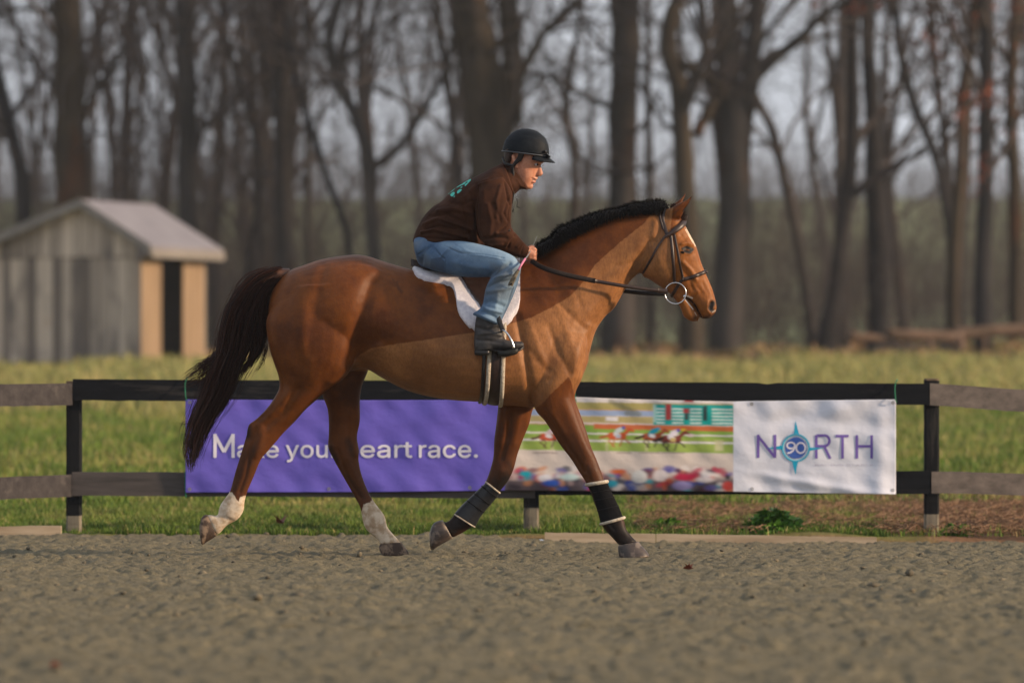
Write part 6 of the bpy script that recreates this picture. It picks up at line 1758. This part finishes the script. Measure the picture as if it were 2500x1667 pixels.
m = MB(); m.add(*loft([(1014, 594, 1014, 600, -.12, .006), (1023, 594, 1023, 600, -.13, .006)], 12, 3)); m.build("leather_patch", simple("tan_patch", (.30, .12, .05), rough=.7), jno)
# --- boots
for sg in (-1, 1):
    bt = MB()
    bt.add(*loft([(1225, 770, 1166, 757, sg * .34, .044), (1228, 795, 1160, 788, sg * .34, .044), (1229, 815, 1158, 815, sg * .34, .043), (1228, 832, 1157, 840, sg * .34, .042), (1215, 850, 1159, 858, sg * .34, .038)], 24, 4))
    bt.add(*loft([(1160, 826, 1160, 858, sg * .34, .030), (1185, 815, 1185, 858, sg * .34, .039), (1215, 822, 1215, 856, sg * .34, .044), (1242, 831, 1242, 857, sg * .342, .045), (1262, 833, 1262, 854, sg * .344, .040), (1274, 834, 1275, 850, sg * .345, .028), (1279, 838, 1279, 846, sg * .345, .012)], 24, 4))
    bb_ = remesh(bt, .0045, 4)
    W = [([(1163, 800), (1190, 806), (1215, 800)], 4, -.005), ([(1170, 816), (1195, 812), (1222, 818)], 4, .005), ([(1165, 830), (1195, 832), (1225, 836)], 4, -.005), ([(1180, 780), (1200, 786)], 4, -.003), ([(1235, 838), (1262, 840)], 3, .002)]
    sculpt(bb_, W, sg)
    bo = link("boot", bb_, simple("dusty_black_boot", (.016, .016, .019), (.050, .046, .045), 12, .55, .35, (30, .5, .006)), rider)
    sl = MB(); sl.add(*loft([(1158, 855, 1159, 866, sg * .34, .030, 0, 5), (1176, 855, 1176, 868, sg * .34, .036, 0, 5), (1194, 855, 1194, 866, sg * .34, .034, 0, 5)], 20, 3)); sl.build("heel", M_blkl, bo)
    sl = MB(); sl.add(*loft([(1205, 854, 1206, 859, sg * .34, .036, 0, 4), (1240, 855, 1240, 861, sg * .342, .045, 0, 4), (1266, 852, 1267, 858, sg * .344, .036, 0, 4), (1279, 845, 1280, 849, sg * .345, .012, 0, 4)], 20, 4)); sl.build("sole", M_blkl, bo)
# --- riding crop
crop = empty("riding_crop", P(1282, 632, -.16), "thin riding crop with pink handle held against the rider's knee", "riding crop")
M_pink = simple("pink_grip", (.50, .16, .26), (.62, .22, .34), 60, .6)
m = MB(); m.add(*tubes(np.array([P(1311, 577, -.06), P(1301, 600, -.075), P(1290, 622, -.17), P(1281, 634, -.33)]), np.array([.0014, .002, .0035, .004]), 6, True)); m.build("shaft", simple("grey_shaft", (.16, .18, .20), rough=.4), crop)
m = MB(); m.add(*tubes(catmull(np.array([P(1282, 632, -.34), P(1273, 646, -.415), P(1265, 660, -.42)]), 4), np.full(9, .0062), 8, True)); m.build("handle", M_pink, crop)
strap([P(1266, 659, -.425), P(1258, 672, -.424), P(1249, 690, -.418), P(1246, 697, -.414)], [.014, .022, .028, .028], .003, simple("worn_flap", (.05, .045, .035), (.26, .21, .14), 45, .7), "flap", crop)
strap([P(1250, 692, -.424), P(1241, 697, -.419)], .008, .002, M_blkl, "flap_end", crop)
# ================================================================ HAZE
mb = MB(); mb.box((0, 204, 8.5), (220, 474, 21.0))
me = mb.mesh("haze", False)
m = bpy.data.materials.new("haze"); m.use_nodes = True
t = m.node_tree; t.nodes.clear()
o = t.nodes.new("ShaderNodeOutputMaterial"); v = t.nodes.new("ShaderNodeVolumePrincipled")
v.inputs['Color'].default_value = (.80, .86, .96, 1); v.inputs['Density'].default_value = 0.00022; v.inputs['Anisotropy'].default_value = 0.0
t.links.new(v.outputs[0], o.inputs['Volume'])
tag(link("haze", me, m), kind='stuff')
